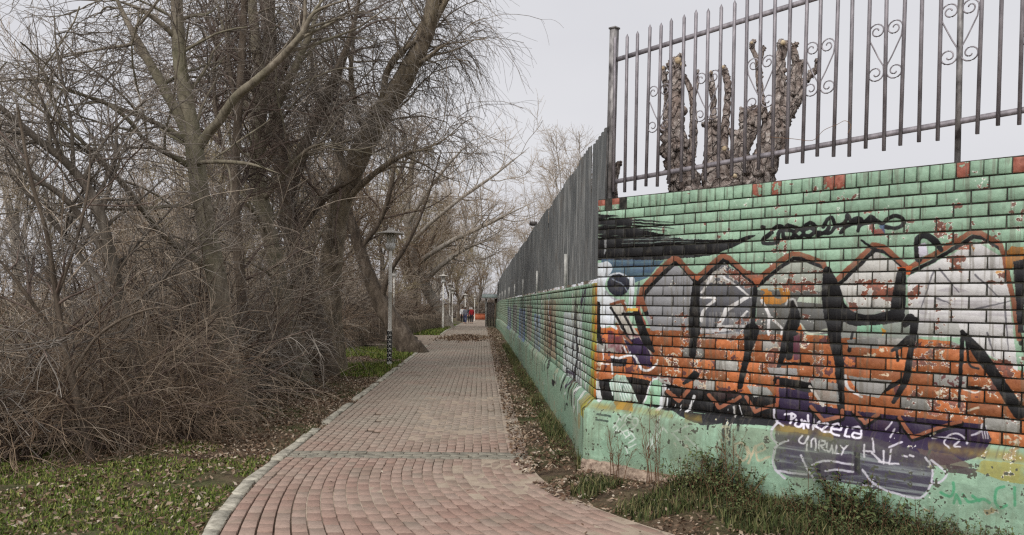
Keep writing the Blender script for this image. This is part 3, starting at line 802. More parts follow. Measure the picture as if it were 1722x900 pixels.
# the rowlock course has lost its paint in places
rk = (Z > ZS)
rc = np.floor(S / .0885).astype(int)
rr = rg.random(200)[np.clip(rc, 0, 199)]
bare = rk & ((((rr > .80) & (n_fine + .5 * n_mid > .66)) | (rr > .965)) & (S > .9) | ((S < .28) & (n_mid + .3 * n_fine > .45) & (Z > ZS + .05)))
cv.C = np.where(bare[..., None], np.array((144, 84, 68.)) + (n_fine[..., None] - .5) * 50, cv.C)
lo = (Z < .62)[..., None]                     # grime and splashes on the plinth
gr = np.clip((.5 * n_big + .3 * n_mid + .2 * n_ver - .48) * 3.2, 0, .5)[..., None]
cv.C = np.where(lo, cv.C * (1 - gr) + np.array((104, 112, 92.)) * gr, cv.C)
sp = np.clip((.16 - Z) / .16 + .5 * (n_mid - .5), 0, 1)[..., None] * .45
cv.C = cv.C * (1 - sp) + np.array((104, 92, 72.)) * sp
dots = lo & ((n_fine > .70) & (n_mid > .42))[..., None]
cv.C = np.where(dots, np.array((70, 72, 60.)), cv.C)
run = np.clip((n_ver - .60) * 5, 0, .4)[..., None] * (Z > .62)[..., None]
cv.C = cv.C * (1 - run) + np.array((92, 86, 74.)) * run * .9 + cv.C * run * .1
cv.C *= (.94 + .12 * (n_fine[..., None]))
def to_image(name, C):
    h, w, _ = C.shape
    im = bpy.data.images.new(name, w, h)
    px = np.ones((h, w, 4), np.float32); px[..., :3] = np.clip(C, 0, 255) / 255
    im.pixels.foreach_set(px.ravel()); im.update(); im.pack()
    return im
im_right = to_image('mural_paint', cv.C)

# the long wall's paint, in its own metres
LL = 56.0
W2, H2 = 2800, 210
s2 = (np.arange(W2) + .5) * (30.0 / W2); z2 = (np.arange(H2) + .5) * (2.1 / H2)
S2, Z2 = np.meshgrid(s2, z2)
c2 = Canvas(H2, W2, S2 * 100, Z2 * 100, rg, 1.5)
b2 = vnoise(H2, W2, 90, rg, 4); m2 = vnoise(H2, W2, 22, rg, 4); f2 = vnoise(H2, W2, 5, rg, 3)
c2.C[:] = MINT * (.82 + .22 * b2[..., None]) + (f2[..., None] - .5) * 24
def area(s0, s1, z0, z1, col, thr=.35):
    w_ = np.clip(np.minimum((S2 - s0), (s1 - S2)) * 3, 0, 1) * np.clip(np.minimum(Z2 - z0, z1 - Z2) * 8, 0, 1)
    a = (w_ * (.5 + m2) > thr + .25 * f2)[..., None]
    c2.C = np.where(a, np.array(col, float) * (.85 + .3 * f2[..., None]), c2.C)
area(1.0, 3.4, .62, 1.62, (176, 184, 182), .45); area(4.2, 7.0, .68, 1.8, (144, 132, 110), .5); area(5.0, 6.0, .8, 1.7, (138, 98, 78), .75); area(7.4, 9.8, .62, 1.5, (112, 138, 168), .45); area(10.2, 12.5, .7, 1.7, (150, 140, 130), .5)
area(13, 17, .55, 1.6, (104, 128, 160), .5); area(18, 22, .6, 1.7, (128, 130, 128), .5); area(23, 28, .5, 1.6, (110, 124, 146), .5)
for s0, s1 in ((.9, 3.4), (4.2, 7.0), (7.2, 10), (10.2, 12.6), (13, 17), (18, 22), (23, 28)):
    n_ = int((s1 - s0) / .5)
    for k in range(n_ * 3):
        cx = (s0 + (s1 - s0) * rg.random()) * 100; cy = 70 + 100 * rg.random()
        pts = [(cx + rg.normal(0, 16), np.clip(cy + rg.normal(0, 34), 45, 182)) for _ in range(5)]
        c2.stroke(pts, 3 + 3 * rg.random(), [(18, 18, 20), (18, 18, 20), (206, 208, 204), (60, 52, 66)][rg.integers(4)], .95)
for k in range(40):
    cx = rg.random() * 2900 + 60; cy = 25 + 40 * rg.random()
    pts = [(cx + rg.normal(0, 14), np.clip(cy + rg.normal(0, 12), 8, 68)) for _ in range(4)]
    c2.stroke(pts, 3, [(30, 34, 32), (196, 204, 196), (96, 84, 64)][rg.integers(3)], .8)
for k in range(70):
    cx = rg.random() * 2900 + 10; c2.stroke([(cx, 30 + 150 * rg.random()), (cx + rg.normal(0, 3), 20 + 100 * rg.random())], 2.2, (44, 52, 46), .6)
yel = (S2 < .34 + .05 * (m2 - .5)) & (Z2 > .5)
c2.C = np.where(yel[..., None], np.array((148, 142, 62.)) * (.75 + .5 * f2[..., None]), c2.C)
c2.C = np.where(((S2 < .10) & (Z2 > .7) & (m2 > .35))[..., None], np.array((172, 106, 44.)), c2.C)
c2.poly([(20, 100), (50, 80), (60, 60), (30, 50)], (150, 130, 70), .6); c2.poly(np.stack([52 + 16 * np.cos(th), 40 + 9 * np.sin(th)], 1), (150, 128, 78), .8)
c2.stroke([(6, 70), (4, 62), (12, 55), (8, 45), (10, 20)], 4, (40, 44, 36), .9); c2.stroke([(22, 70), (30, 58), (28, 40)], 3, (52, 60, 50), .8)
g2 = np.clip((b2 - .42) * 2.2, 0, .55)[..., None]; c2.C = c2.C * (1 - g2) + np.array((136, 138, 118.)) * g2
fl = ((.6 * m2 + .4 * f2) > .66)[..., None]
c2.C = np.where(fl, np.array((150, 150, 128.)), c2.C)
im_long = to_image('long_wall_paint', c2.C)

def paintmat(name, im, root, su, s_off, sz, rough=.6, bumpy=.5):
    t = NT(name)
    tc = t.n('TexCoord'); tc.object = root
    sp_ = t.n('SeparateXYZ'); t.l(tc.outputs['Object'], sp_.inputs[0])
    cb = t.n('CombineXYZ')
    t.l(t.math('DIVIDE', t.math('ADD', sp_.outputs[0], s_off), su), cb.inputs[0]); t.l(t.math('DIVIDE', sp_.outputs[2], sz), cb.inputs[1])
    ti = t.n('TexImage'); ti.image = im; ti.extension = 'EXTEND'; t.l(cb.outputs[0], ti.inputs[0])
    v = t.coord(kind='Position')
    nf = t.noise(v, 60, 4, .65); nm = t.noise(v, 9, 4, .6)
    c = t.mix(t.ramp(nm, [(.58, 0), (.8, .35)]), ti.outputs[0], lin((110, 104, 90)))
    c = t.mix(t.ramp(nf, [(.64, 0), (.78, .25)]), c, lin((60, 52, 46)))
    t.bump(t.math('ADD', nf, nm), bumpy, .006)
    t.done(c, rough, spec=.35)
simple('mortar', (30, 30, 27), (70, 68, 60), 20, .95, .6, kind='Position')
simple('footing_concrete', (112, 94, 82), (176, 156, 138), 22, .95, .9, dist=.02, kind='Position')
simple('raw_brick', (140, 72, 48), (176, 104, 74), 30, .92, .5, kind='Position')

# ------------------------------------------------------------------ the mural wall, brick by brick
wall_r = thing('mural_wall', 'tall mint green brick wall covered with white, black and orange graffiti letters', 'wall', tuple(C0), math.atan2(DR[1], DR[0]))
bpy.context.view_layer.update()
paintmat('mural', im_right, wall_r, W * TEX, .1, H * TEX)

def brick_geo(L, h, d, bev=.0045):
    """brick with softened front edges; front face at y = 0, origin at its centre"""
    x, z = L / 2, h / 2
    V = []
    for y, i in ((d, 0), (bev, 0), (0, bev)):
        V += [[-x + i, y, -z + i], [x - i, y, -z + i], [x - i, y, z - i], [-x + i, y, z - i]]
    Q = [[8, 9, 10, 11]]
    for k in (0, 4):
        for i in range(4):
            j = (i + 1) % 4
            Q.append([k + i, k + j, k + 4 + j, k + 4 + i])
    return np.array(V), np.array(Q)
J = .0125
lay = []
for r in range(20):
    zc = ZB + (r + .5) * CP
    k0 = -1
    for k in range(-1, 26):
        a = k * BP - (r % 2) * BP / 2; b = a + BP
        a = max(a, 0)
        if b - a < .03 or a > SMAX - .05: continue
        lay.append((a, min(b, SMAX), zc))
def size_px(a):
    p = C0 + a[0] * DR + np.array([0, 0, a[2]])
    px, py = project(p[None])
    return (1 if px[0] < 1735 else 0, 1 / np.linalg.norm(p - EYE))
lay.sort(key=size_px, reverse=True)
shared = {}
mbr = MB()
mat_mural = M['mural']
for i, (a, b, zc) in enumerate(lay):
    L = round(b - a - J, 3)
    dy = rng.normal(0, .0018); rot = rng.normal(0, .006)
    if i < 300:
        if L not in shared: shared[L] = mk_mesh('brick', *brick_geo(L, CP - J, .09))
        o = obj('brick', shared[L], mat_mural, wall_r, (.5 * (a + b), dy, zc + rng.normal(0, .0008)))
        o.rotation_euler = (rng.normal(0, .008), 0, rot)
    else:
        V, Q = brick_geo(L, CP - J, .09)
        mbr.add(V + np.array([.5 * (a + b), dy, zc]), Q)
o = obj('bricks', mbr.mesh('bricks'), mat_mural, wall_r); o['kind'] = 'stuff'
me = mk_mesh('coping_brick', *brick_geo(.0885 - .009, ZT - ZS - .008, .235, .005))
for k in range(int(SMAX / .0885)):
    if k in (1, 3): continue
    o = obj('coping_brick', me, mat_mural, wall_r, ((k + .5) * .0885, -.002 + rng.normal(0, .0015), .5 * (ZS + ZT) + rng.normal(0, .001)))
    o.rotation_euler = (rng.normal(0, .006), rng.normal(0, .008), rng.normal(0, .006))
b = MB(); b.box((SMAX / 2, .125, (ZS + ZB) / 2 + .05), (SMAX - .004, .226, ZS - ZB + .14)); obj('core', b.mesh('core'), 'mortar', wall_r)
def plinth(sgn, L, step, fade=0.0):
    """swept profile with a sloping ledge; sgn = -1: outward is -y"""
    prof = [(PO + .01, -.25), (PO + .006, .0), (PO, .3), (PO, .585), (PO - .015, .61), (PO - .04, .628), (.02, .688), (-.02, .70)]
    ss = np.unique(np.concatenate([np.arange(0, min(L, 12), step), np.arange(min(L, 12), L + .01, 1.0), [L]]))
    V = []
    for s in ss:
        for (o_, z) in prof:
            if fade: o_ = o_ * (1 - fade * min(1, s / 1.6)) if o_ > 0 else o_
            j = rng.normal(0, .0035) if 0 <= z < .65 else 0
            V.append([s - (.424 * o_ if s == 0 else 0), sgn * (o_ + j), z + (rng.normal(0, .004) if .5 < z < .65 else 0)])
    n = len(prof); Q = []
    for i in range(len(ss) - 1):
        for k in range(n - 1):
            q = [i * n + k, (i + 1) * n + k, (i + 1) * n + k + 1, i * n + k + 1]
            Q.append(q if sgn < 0 else q[::-1])
    return mk_mesh('plinth', V, np.array(Q), True)
obj('plinth', plinth(-1, SMAX, .08), mat_mural, wall_r)
# rough footing laid bare at the corner
b = MB()
ss = np.linspace(-.05, 1.55, 60); V = []
for s in ss:
    e = min(1, (1.6 - s) * 3)
    d0 = PO + .01 + (.035 + .02 * math.sin(s * 5) + .012 * rng.random()) * e; h0 = (.075 + .02 * math.sin(s * 3.1 + 1) + .018 * rng.random()) * e
    V += [[s, -d0 - .02, -.1], [s, -d0, h0 * .5], [s, -d0 + .03, h0], [s, -PO + .02, h0 + .015]]
b.add(V, [[4 * i + k, 4 * i + 4 + k, 4 * i + 5 + k, 4 * i + 1 + k] for i in range(len(ss) - 1) for k in range(3)])
obj('footing', b.mesh('footing'), 'footing_concrete', wall_r)

# ------------------------------------------------------------------ the long wall by the path, with its sheet-metal screen
DL = np.array([-.0378, 1, 0]); DL /= np.linalg.norm(DL)
wall_l = thing('long_wall', 'long low green brick wall with blurred graffiti running beside the path', 'wall', tuple(C0), math.atan2(DL[1], DL[0]))
bpy.context.view_layer.update()
paintmat('long_paint', im_long, wall_l, 30.0, 0.0, 2.1, .7)
ZLT = ZB + 12.5 * CP
def longz(s): return -.0137 * max(0, 8.1 + s - 48)
b = MB()
for r in range(13):
    z0 = ZB + r * CP; z1 = min(z0 + CP, ZLT)
    s = -(r % 2) * BP / 2
    while s < LL:
        L = BP if s < 24 else 4 * BP
        a, e = max(s, 0), min(s + L, LL)
        if e - a > .03:
            V, Q = brick_geo(e - a - (J if s < 24 else .02), z1 - z0 - J, .09, .008)
            V = V * np.array([1, -1, 1]); Q = Q[:, ::-1]
            b.add(V + np.array([.5 * (a + e), rng.normal(0, .002), .5 * (z0 + z1) + longz(s)]), Q)
        s += L
o = obj('bricks', b.mesh('bricks'), 'long_paint', wall_l); o['kind'] = 'stuff'
me = plinth(1, LL, .12, .6)
co = np.zeros(len(me.vertices) * 3, np.float32); me.vertices.foreach_get('co', co); co = co.reshape(-1, 3)
co[:, 2] += np.array([longz(s) for s in co[:, 0]]); me.vertices.foreach_set('co', co.ravel()); me.update()
obj('plinth', me, 'long_paint', wall_l)
b = MB(); b.box((20, -.13, .5 * (ZB + ZLT) - .02), (40, .232, ZLT - ZB - .06)); b.box((48, -.13, .5 * (ZB + ZLT) - .16), (16, .23, ZLT - ZB - .06)); obj('core', b.mesh('core'), 'mortar', wall_l)

t = NT('sheet_metal')
v = t.coord(kind='Position'); vs = t.coord((6, 6, .35), kind='Position')
st = t.noise(vs, 4, 6, .7); n = t.noise(v, 2.2, 5, .6)
oi = t.n('ObjectInfo').outputs['Random']
c = t.ramp(st, [(.30, lin((50, 52, 53))), (.47, lin((106, 108, 108))), (.66, lin((164, 164, 160)))])
c = t.mix(t.math('MULTIPLY', oi, .75), c, lin((92, 94, 94)))
c = t.mix(t.ramp(n, [(.55, 0), (.8, .45)]), c, lin((120, 104, 88)))
t.bump(st, .3, .004)
t.done(c, .62, .25, .4)
simple('pale_post', (140, 140, 136), (186, 184, 178), 10, .7, .2)
screen = thing('metal_screen', 'weathered grey corrugated sheet screen standing on the long green wall', 'screen', tuple(C0 + np.array([0, 0, ZLT])), math.atan2(DL[1], DL[0]))
def sheet(Wd, Hh):
    xs = []; pitch = .2
    n = int(round(Wd / pitch))
    for k in range(n):
        for fx, fy in ((0, 0), (.09, 0), (.115, .02), (.175, .02)): xs.append((k * pitch + fx, fy))
    xs.append((Wd, 0))
    zs = np.linspace(0, Hh, 5)
    V = [[x, y + .004 * math.sin(3 * z), z] for z in zs for x, y in xs]
    V = np.array(V); m = len(xs)
    Q = [[a * m + i, a * m + i + 1, (a + 1) * m + i + 1, (a + 1) * m + i] for a in range(4) for i in range(m - 1)]
    V2 = V - np.array([0, .004, 0])
    Q2 = [[q[3] + len(V), q[2] + len(V), q[1] + len(V), q[0] + len(V)] for q in Q]
    return mk_mesh('sheet', np.vstack([V, V2]), np.array(Q + Q2))
me_sheet = sheet(1.0, 1.52)
for k in range(int(LL)):
    o = obj('sheet', me_sheet, 'sheet_metal', screen, (k * 1.0 + .01, -.08 + (.006 if k % 2 else 0), .045 + longz(k) + rng.normal(0, .004)))
    o.rotation_euler = (rng.normal(0, .008), 0, 0); o.scale = (1.015, 1, 1 + rng.normal(0, .003))
b = MB(); b.box((LL / 2 - 4, -.12, .5), (LL - 12, .03, .05)); b.box((LL / 2 - 4, -.12, 1.3), (LL - 12, .03, .05)); obj('rail', b.mesh('rail'), 'sheet_metal', screen)
for k in range(9):
    b = MB(); b.box((0, 0, .2), (.036, .04, .5)); b.box((0, .004, -.045), (.12, .07, .01))
    obj('post', b.mesh('post'), 'pale_post', screen, (3.1 + k * 5.8, -.035 + .03, .02 + longz(k * 5.8 + 2)))
# ------------------------------------------------------------------ railing on the mural wall
simple('galvanised', (120, 115, 119), (166, 160, 164), 18, .55, .3, (1, 1, .4), .003, .35, spec=.4, kind='Position')
simple('galvanised_worn', (70, 66, 66), (168, 164, 162), 12, .6, .4, (1, 1, .5), .004, .3, kind='Position')
FO = .12                                    # railing stands over the middle of the wall
fence = thing('railing', 'grey steel railing with pointed bars and scroll ornaments on top of the graffiti wall', 'railing', tuple(C0 + np.array([0, 0, ZT])), math.atan2(DR[1], DR[0]))
def s_at(px, py=200):
    """distance along the railing plane that shows at that pixel"""
    d = ray(px, py); o = C0 - FO * NR
    A = np.array([[d[0], -DR[0]], [d[1], -DR[1]]])
    tt, s = np.linalg.solve(A, o[:2] - EYE[:2])
    return s, EYE[2] + tt * d[2]
tops = [205, 251, 299, 347, 397, 449, 501, 556, 612, 669, 727, 787, 850, 914, 982, 1048]
px0 = [960 + x / 2.6475 for x in tops]
sA, _ = s_at(px0[0], 80); sB, _ = s_at(px0[12], 60)
BPIT = (sB - sA) / 12
rail_s = lambda s: .012 * s
_, zl0 = s_at(1032, 306); _, zl1 = s_at(1700, 189); s_l0, s_l1 = s_at(1032, 306)[0], s_at(1700, 189)[0]
_, zu0 = s_at(1032, 102); su0 = s_at(1032, 102)[0]; _, zu1 = s_at(1320, 13); su1 = s_at(1320, 13)[0]
def zlow(s): return zl0 + (zl1 - zl0) * (s - s_l0) / (s_l1 - s_l0) - ZT
def zup(s): return zu0 + (zu1 - zu0) * (s - su0) / (su1 - su0) - ZT
SE = SMAX - .1
def slab(fn, h, d):
    a, e = sA - .07, SE; b = MB(); V = []
    for s in np.linspace(a, e, 6):
        for (y, z) in ((-d, -h), (d, -h), (d, h), (-d, h)): V.append([s, FO + y, fn(s) + z])
    b.add(V, [[4 * i + k, 4 * i + 4 + k, 4 * i + 4 + (k + 1) % 4, 4 * i + (k + 1) % 4] for i in range(5) for k in range(4)] + [[0, 1, 2, 3], [23, 22, 21, 20]])
    return b.mesh('rail')
obj('rail', slab(zlow, .021, .009), 'galvanised', fence); obj('rail', slab(zup, .021, .009), 'galvanised', fence)
nb = int((SE - sA) / BPIT)
HB = zup(1) - zlow(1) + .225 + .115
b = MB(); w = .0115
V = [[sx * w, sy * w, -.115] for sx, sy in ((-1, -1), (1, -1), (1, 1), (-1, 1))] + [[sx * w, sy * w, HB - .15] for sx, sy in ((-1, -1), (1, -1), (1, 1), (-1, 1))] + [[0, 0, HB - .115]]
b.add(V, [[0, 1, 5, 4], [1, 2, 6, 5], [2, 3, 7, 6], [3, 0, 4, 7], [3, 2, 1, 0]], [[4, 5, 8], [5, 6, 8], [6, 7, 8], [7, 4, 8]])
me_bar = b.mesh('bar')
for k in range(nb):
    s = sA + k * BPIT
    if k == 24: continue
    o = obj('bar', me_bar, 'galvanised', fence, (s + rng.normal(0, .003), FO + .0195 * (-1), zlow(s) + rng.normal(0, .012)))
    o.rotation_euler = (rng.normal(0, .004), rng.normal(.006, .004), 0)
def fpost(s, z1, r, name):
    b = MB(); b.box((0, 0, z1 / 2 + .004), (r * 2, r * 2, z1 - .012)); b.box((0, 0, .006), (.13, .1, .012)); b.box((0, 0, z1), (r * 2.5, r * 2.5, .016))
    return obj(name, b.mesh(name), 'galvanised_worn', fence, (s, FO, .0))
_, ztop = s_at(1026, 50)
sp0 = s_at(1027, 200)[0]
o = fpost(sp0, ztop - ZT, .033, 'post'); o.rotation_euler = (0, .018, 0)
s24 = sA + 24 * BPIT
fpost(s24, zup(s24) + .2, .017, 'post')
# scroll ornaments: two mirrored S curves on every fourth bar
def spiral(c, r0, a0, turns, sgn, n=22):
    a = a0 + sgn * np.linspace(0, turns * 2 * math.pi, n)
    r = r0 * (1 - .80 * np.linspace(0, 1, n) ** 1.5)
    return np.stack([c[0] + r * np.cos(a), c[1] + r * np.sin(a)], 1)
def scroll_mesh(mir):
    g = BPIT - .022; R = g * .43
    # upper spiral hugging the outer bar, line running to the centre bar, lower spiral turning back out
    ut = spiral((-g * .46, .125), R * .95, math.pi, 1.45, -1)[::-1]
    lo = spiral((-g * .50, -.125), R, 0.15, 1.45, -1)
    p = np.vstack([ut, [[-g * .80, .07], [-g * .35, -.035], [-g * .10, -.085]], lo])
    p = p * np.array([1.33, 1.32])
    if mir: p = p * np.array([-1, 1])
    b = MB(); P3 = np.stack([p[:, 0], np.zeros(len(p)), p[:, 1]], 1)
    b.tube(P3, .0058, 5)
    return b.mesh('scroll', True)
sc = [scroll_mesh(False), scroll_mesh(True)]
def scroll_z(s):
    _, za = s_at(1103, 184); sa = s_at(1103, 184)[0]; _, zb = s_at(1384, 113); sb = s_at(1384, 113)[0]
    return za + (zb - za) * (s - sa) / (sb - sa) - ZT
for k in range(4, nb, 4):
    s = sA + k * BPIT
    for m in sc: obj('scroll', m, 'galvanised', fence, (s, FO - .012, scroll_z(s)))
b = MB()
wp = [s_at(1296, 232), s_at(1340, 236), s_at(1372, 238), s_at(1392, 222), s_at(1412, 212), s_at(1428, 206), s_at(1436, 214), s_at(1432, 228)]
b.tube(spline([[s, FO - .06 - .02 * (i % 2), z - ZT] for i, (s, z) in enumerate(wp)], 4), .0022, 4)
obj('wire', b.mesh('wire'), 'dry_stem', fence)

# ------------------------------------------------------------------ pollarded tree behind the railing
def limb(pts, sub=4):
    """(px, py, depth, width px) -> world points and radii"""
    P = np.array([np.append(at(a, b_, Y), w * Y / F / 2) for a, b_, Y, w in pts])
    P = spline(P, sub)
    return P[:, :3], P[:, 3]
def knobbly(b, pts, rg, sides=18, amp=.34, sub=14, knobs=True):
    P, R = limb(pts, sub)
    R = R * .95
    n = len(P)
    V, Q = tubes(P[None], R[None], sides)
    ctr = np.repeat(P, sides, 0)
    q = V * 14
    fb = np.sin(q[:, 0] * 1.9 + np.sin(q[:, 2] * 1.3) * 2) * np.sin(q[:, 2] * 1.6 + np.sin(q[:, 1] * 1.7) * 2) * .6 + np.sin(q[:, 0] * 4.7 + q[:, 1] * 3.1) * np.sin(q[:, 2] * 3.9 + q[:, 1]) * .4
    V = ctr + (V - ctr) * (1 + amp * fb * .8 + amp * .35 * (rg.random(len(V)) - .5))[:, None]
    T = [[n * sides, (n - 1) * sides + i, (n - 1) * sides + (i + 1) % sides] for i in range(sides)]
    b.add(np.vstack([V, P[-1]]), Q, T)
    if knobs:
        for k in range(int(n * .8)):
            i = rg.integers(0, n); d = rg.normal(0, 1, 3); d /= np.linalg.norm(d)
            b.blob(P[i] + d * R[i] * .9, R[i] * (.18 + .32 * rg.random()), rg, .45, 8, 6)
        for k in range(4):
            d = rg.normal(0, 1, 3) * .5
            b.blob(P[-1] + d * R[-1], R[-1] * (.5 + .4 * rg.random()), rg, .45, 9, 7)
pg = np.random.default_rng(5)
Yp = 8.9
base = at(1205, 345, Yp); base[2] = gz(base[0], base[1])
poll = thing('pollarded_tree', 'knobbly pollarded tree with many cut stumps behind the steel railing', 'tree', tuple(base))
stems = [[(1172, 380, 8.9, 64), (1160, 345, 8.9, 60), (1148, 300, 8.85, 52), (1138, 260, 8.8, 46), (1132, 225, 8.8, 42), (1132, 190, 8.8, 34), (1136, 150, 8.8, 27), (1138, 120, 8.8, 25), (1140, 104, 8.8, 24)],
         [(1124, 205, 8.8, 18), (1122, 160, 8.75, 11), (1117, 130, 8.7, 10), (1114, 118, 8.7, 11)],
         [(1152, 300, 8.8, 20), (1163, 255, 8.75, 16), (1166, 210, 8.75, 13), (1165, 168, 8.75, 11), (1158, 144, 8.8, 9), (1150, 128, 8.8, 9)], [(1166, 165, 8.75, 9), (1172, 140, 8.7, 7), (1172, 122, 8.7, 6)],
         [(1205, 360, 8.9, 60), (1200, 325, 8.9, 44), (1196, 285, 8.9, 30), (1197, 248, 8.9, 24), (1197, 208, 8.9, 19)], [(1197, 215, 8.9, 12), (1200, 175, 8.9, 10), (1197, 148, 8.9, 12), (1196, 126, 8.9, 7)],
         [(1222, 345, 8.9, 46), (1214, 285, 8.9, 24), (1217, 235, 8.95, 15), (1222, 185, 8.95, 13), (1224, 145, 8.95, 12), (1219, 122, 8.95, 12), (1216, 115, 8.95, 11)],
         [(1230, 360, 8.9, 70), (1237, 310, 8.9, 50), (1242, 265, 8.85, 36), (1258, 226, 8.8, 28), (1267, 202, 8.8, 24), (1265, 186, 8.8, 20)], [(1240, 240, 8.9, 22), (1236, 222, 8.9, 18)], [(1250, 225, 8.85, 12), (1248, 200, 8.85, 10), (1248, 182, 8.85, 8)],
         [(1245, 370, 8.9, 70), (1265, 320, 8.9, 60), (1287, 270, 8.85, 46), (1304, 222, 8.8, 40), (1315, 184, 8.8, 36), (1312, 145, 8.8, 22), (1312, 105, 8.8, 18), (1317, 74, 8.8, 18)],
         [(1318, 192, 8.8, 28), (1326, 152, 8.8, 19), (1338, 118, 8.85, 15), (1335, 88, 8.85, 12), (1334, 78, 8.85, 11)], [(1318, 196, 8.8, 26), (1338, 172, 8.8, 20), (1349, 144, 8.75, 14), (1362, 126, 8.75, 12), (1368, 120, 8.75, 13)],
         [(1346, 152, 8.75, 12), (1344, 128, 8.75, 11), (1347, 106, 8.75, 13)], [(1286, 240, 8.85, 18), (1286, 195, 8.9, 12), (1278, 150, 8.9, 11), (1276, 108, 8.9, 11), (1283, 80, 8.9, 9)], [(1276, 108, 8.9, 9), (1268, 88, 8.9, 8), (1264, 73, 8.9, 11)],
         [(1360, 128, 8.75, 10), (1372, 118, 8.7, 9), (1374, 104, 8.7, 9)]]
b = MB()
gp = base.copy()
px_, py_ = project(gp[None])
b_base = [(float(px_[0]), float(py_[0]) + 4, Yp, 150), (1205, 480, 8.9, 110), (1206, 400, 8.9, 100), (1208, 372, 8.9, 70)]
knobbly(b, b_base, pg, 16, .12, 5)
for st_ in stems: knobbly(b, st_, pg)
me = b.mesh('trunk', False)
me.transform(Matrix.Translation(Vector(-base)))
obj('trunk', me, 'bark_pollard', poll)
for (x, y, Y, w) in ((1140, 102, 8.66, 12), (1147, 108, 8.66, 7), (1115, 115, 8.62, 6), (1196, 122, 8.85, 7), (1216, 113, 8.88, 6), (1317, 72, 8.7, 9), (1218, 250, 8.78, 9), (1236, 296, 8.62, 8), (1264, 72, 8.84, 5)):
    bb = MB(); p = at(x, y, Y); r = w * Y / F / 2
    bb.blob(p - base, (r, r * .6, r), pg, .15, 9, 6); obj('cut_end', bb.mesh('cut_end', True), 'cut_wood', poll)
base = at(1035, 340, 8.7); base[2] = gz(base[0], base[1])
stump = thing('pollarded_stump', 'thin pollarded stem beside the end post of the steel railing', 'tree', tuple(base))
b = MB(); pb = project(base[None])
knobbly(b, [(float(pb[0][0]), float(pb[1][0]) + 3, 8.7, 24), (1034, 420, 8.7, 20), (1032, 340, 8.7, 16), (1033, 310, 8.7, 12), (1038, 282, 8.7, 10), (1040, 274, 8.7, 10)], pg)
knobbly(b, [(1032, 345, 8.7, 12), (1026, 318, 8.65, 8), (1025, 305, 8.65, 8)], pg)
me = b.mesh('trunk', True); me.transform(Matrix.Translation(Vector(-base))); obj('trunk', me, 'bark_pollard', stump)
# ------------------------------------------------------------------ bare trees and shrubs
def spawn(P, R, N, rg, t0=.15, t1=1.0, ang=45, angj=15, L=(.5, 1.5), npt=6, wob=.18, up=0.0, rad=(.02, .004), keep=.6, taper=.5, side=None):
    """N children on the polylines P (n,m,3); returns their points and radii"""
    seg = np.linalg.norm(np.diff(P, axis=1), axis=2); ln = seg.sum(1)
    idx = rg.choice(len(P), N, p=ln / ln.sum())
    tt = t0 + (t1 - t0) * rg.random(N) ** .9
    m = P.shape[1]
    fi = tt * (m - 1) * .9999; i0 = fi.astype(int); fr = (fi - i0)[:, None]
    p = P[idx, i0] * (1 - fr) + P[idx, i0 + 1] * fr
    r = R[idx, i0] * (1 - fr[:, 0]) + R[idx, i0 + 1] * fr[:, 0]
    tan = norm(P[idx, i0 + 1] - P[idx, i0])
    q = rg.normal(0, 1, (N, 3))
    if side is not None: q = q + np.asarray(side) * 1.2
    q = norm(q - tan * (q * tan).sum(1, keepdims=True))
    a = np.radians(ang + angj * rg.normal(0, 1, N))[:, None]
    d = norm(tan * np.cos(a) + q * np.sin(a))
    Ls = (L[0] + (L[1] - L[0]) * rg.random(N)) * (1 - taper * tt)
    step = (Ls / (npt - 1))[:, None]
    out = np.empty((N, npt, 3)); out[:, 0] = p
    for k in range(1, npt):
        d = norm(d + wob * rg.normal(0, 1, (N, 3)) + np.array([0, 0, up]))
        out[:, k] = out[:, k - 1] + d * step
    r0 = np.minimum(rad[0] * (.7 + .6 * rg.random(N)), keep * r)
    r0 = np.maximum(r0, rad[1])
    rr = r0[:, None] + (rad[1] - r0)[:, None] * np.linspace(0, 1, npt)[None] ** .8
    return out, rr

def poly_set(limbs, npt=12):
    """list of (P,R) -> equal-length arrays"""
    PP, RR = [], []
    for P, R in limbs:
        u = np.linspace(0, len(P) - 1, npt)
        PP.append(np.stack([np.interp(u, np.arange(len(P)), P[:, k]) for k in range(3)], 1)); RR.append(np.interp(u, np.arange(len(P)), R))
    return np.array(PP), np.array(RR)

def part_tubes(name, sets, mat, parent, base):
    V, Q, n = [], [], 0
    for P, R, sides in sets:
        v, q = tubes(P, R, sides); V.append(v); Q.append(q + n); n += len(v)
    me = mk_mesh(name, np.concatenate(V) - base, np.concatenate(Q), True)
    return obj(name, me, mat, parent)

def crown(limbs, spec, rg):
    P, R = poly_set(limbs, 14)
    sets = []
    lev = [(P, R)]
    for s in spec:
        s = dict(s); src = s.pop('src', -1); sides = s.pop('sides', 3); N = s.pop('N')
        p, r = lev[src]
        c = spawn(p, r, N, rg, **s)
        q = c[0]; aa = q[..., 0] + .0378 * q[..., 1]          # people walk and mow here: low twigs over the path and lamp are gone
        bad = (((aa > -2.95) & (q[..., 2] < 4.3)) | ((aa > -3.7) & (q[..., 2] < 2.3))) & (q[..., 1] < 27) & (q[..., 1] > 2)
        ok = ~bad.any(1); c = (c[0][ok], c[1][ok])
        lev.append(c); sets.append((c[0], c[1], sides))
    return sets

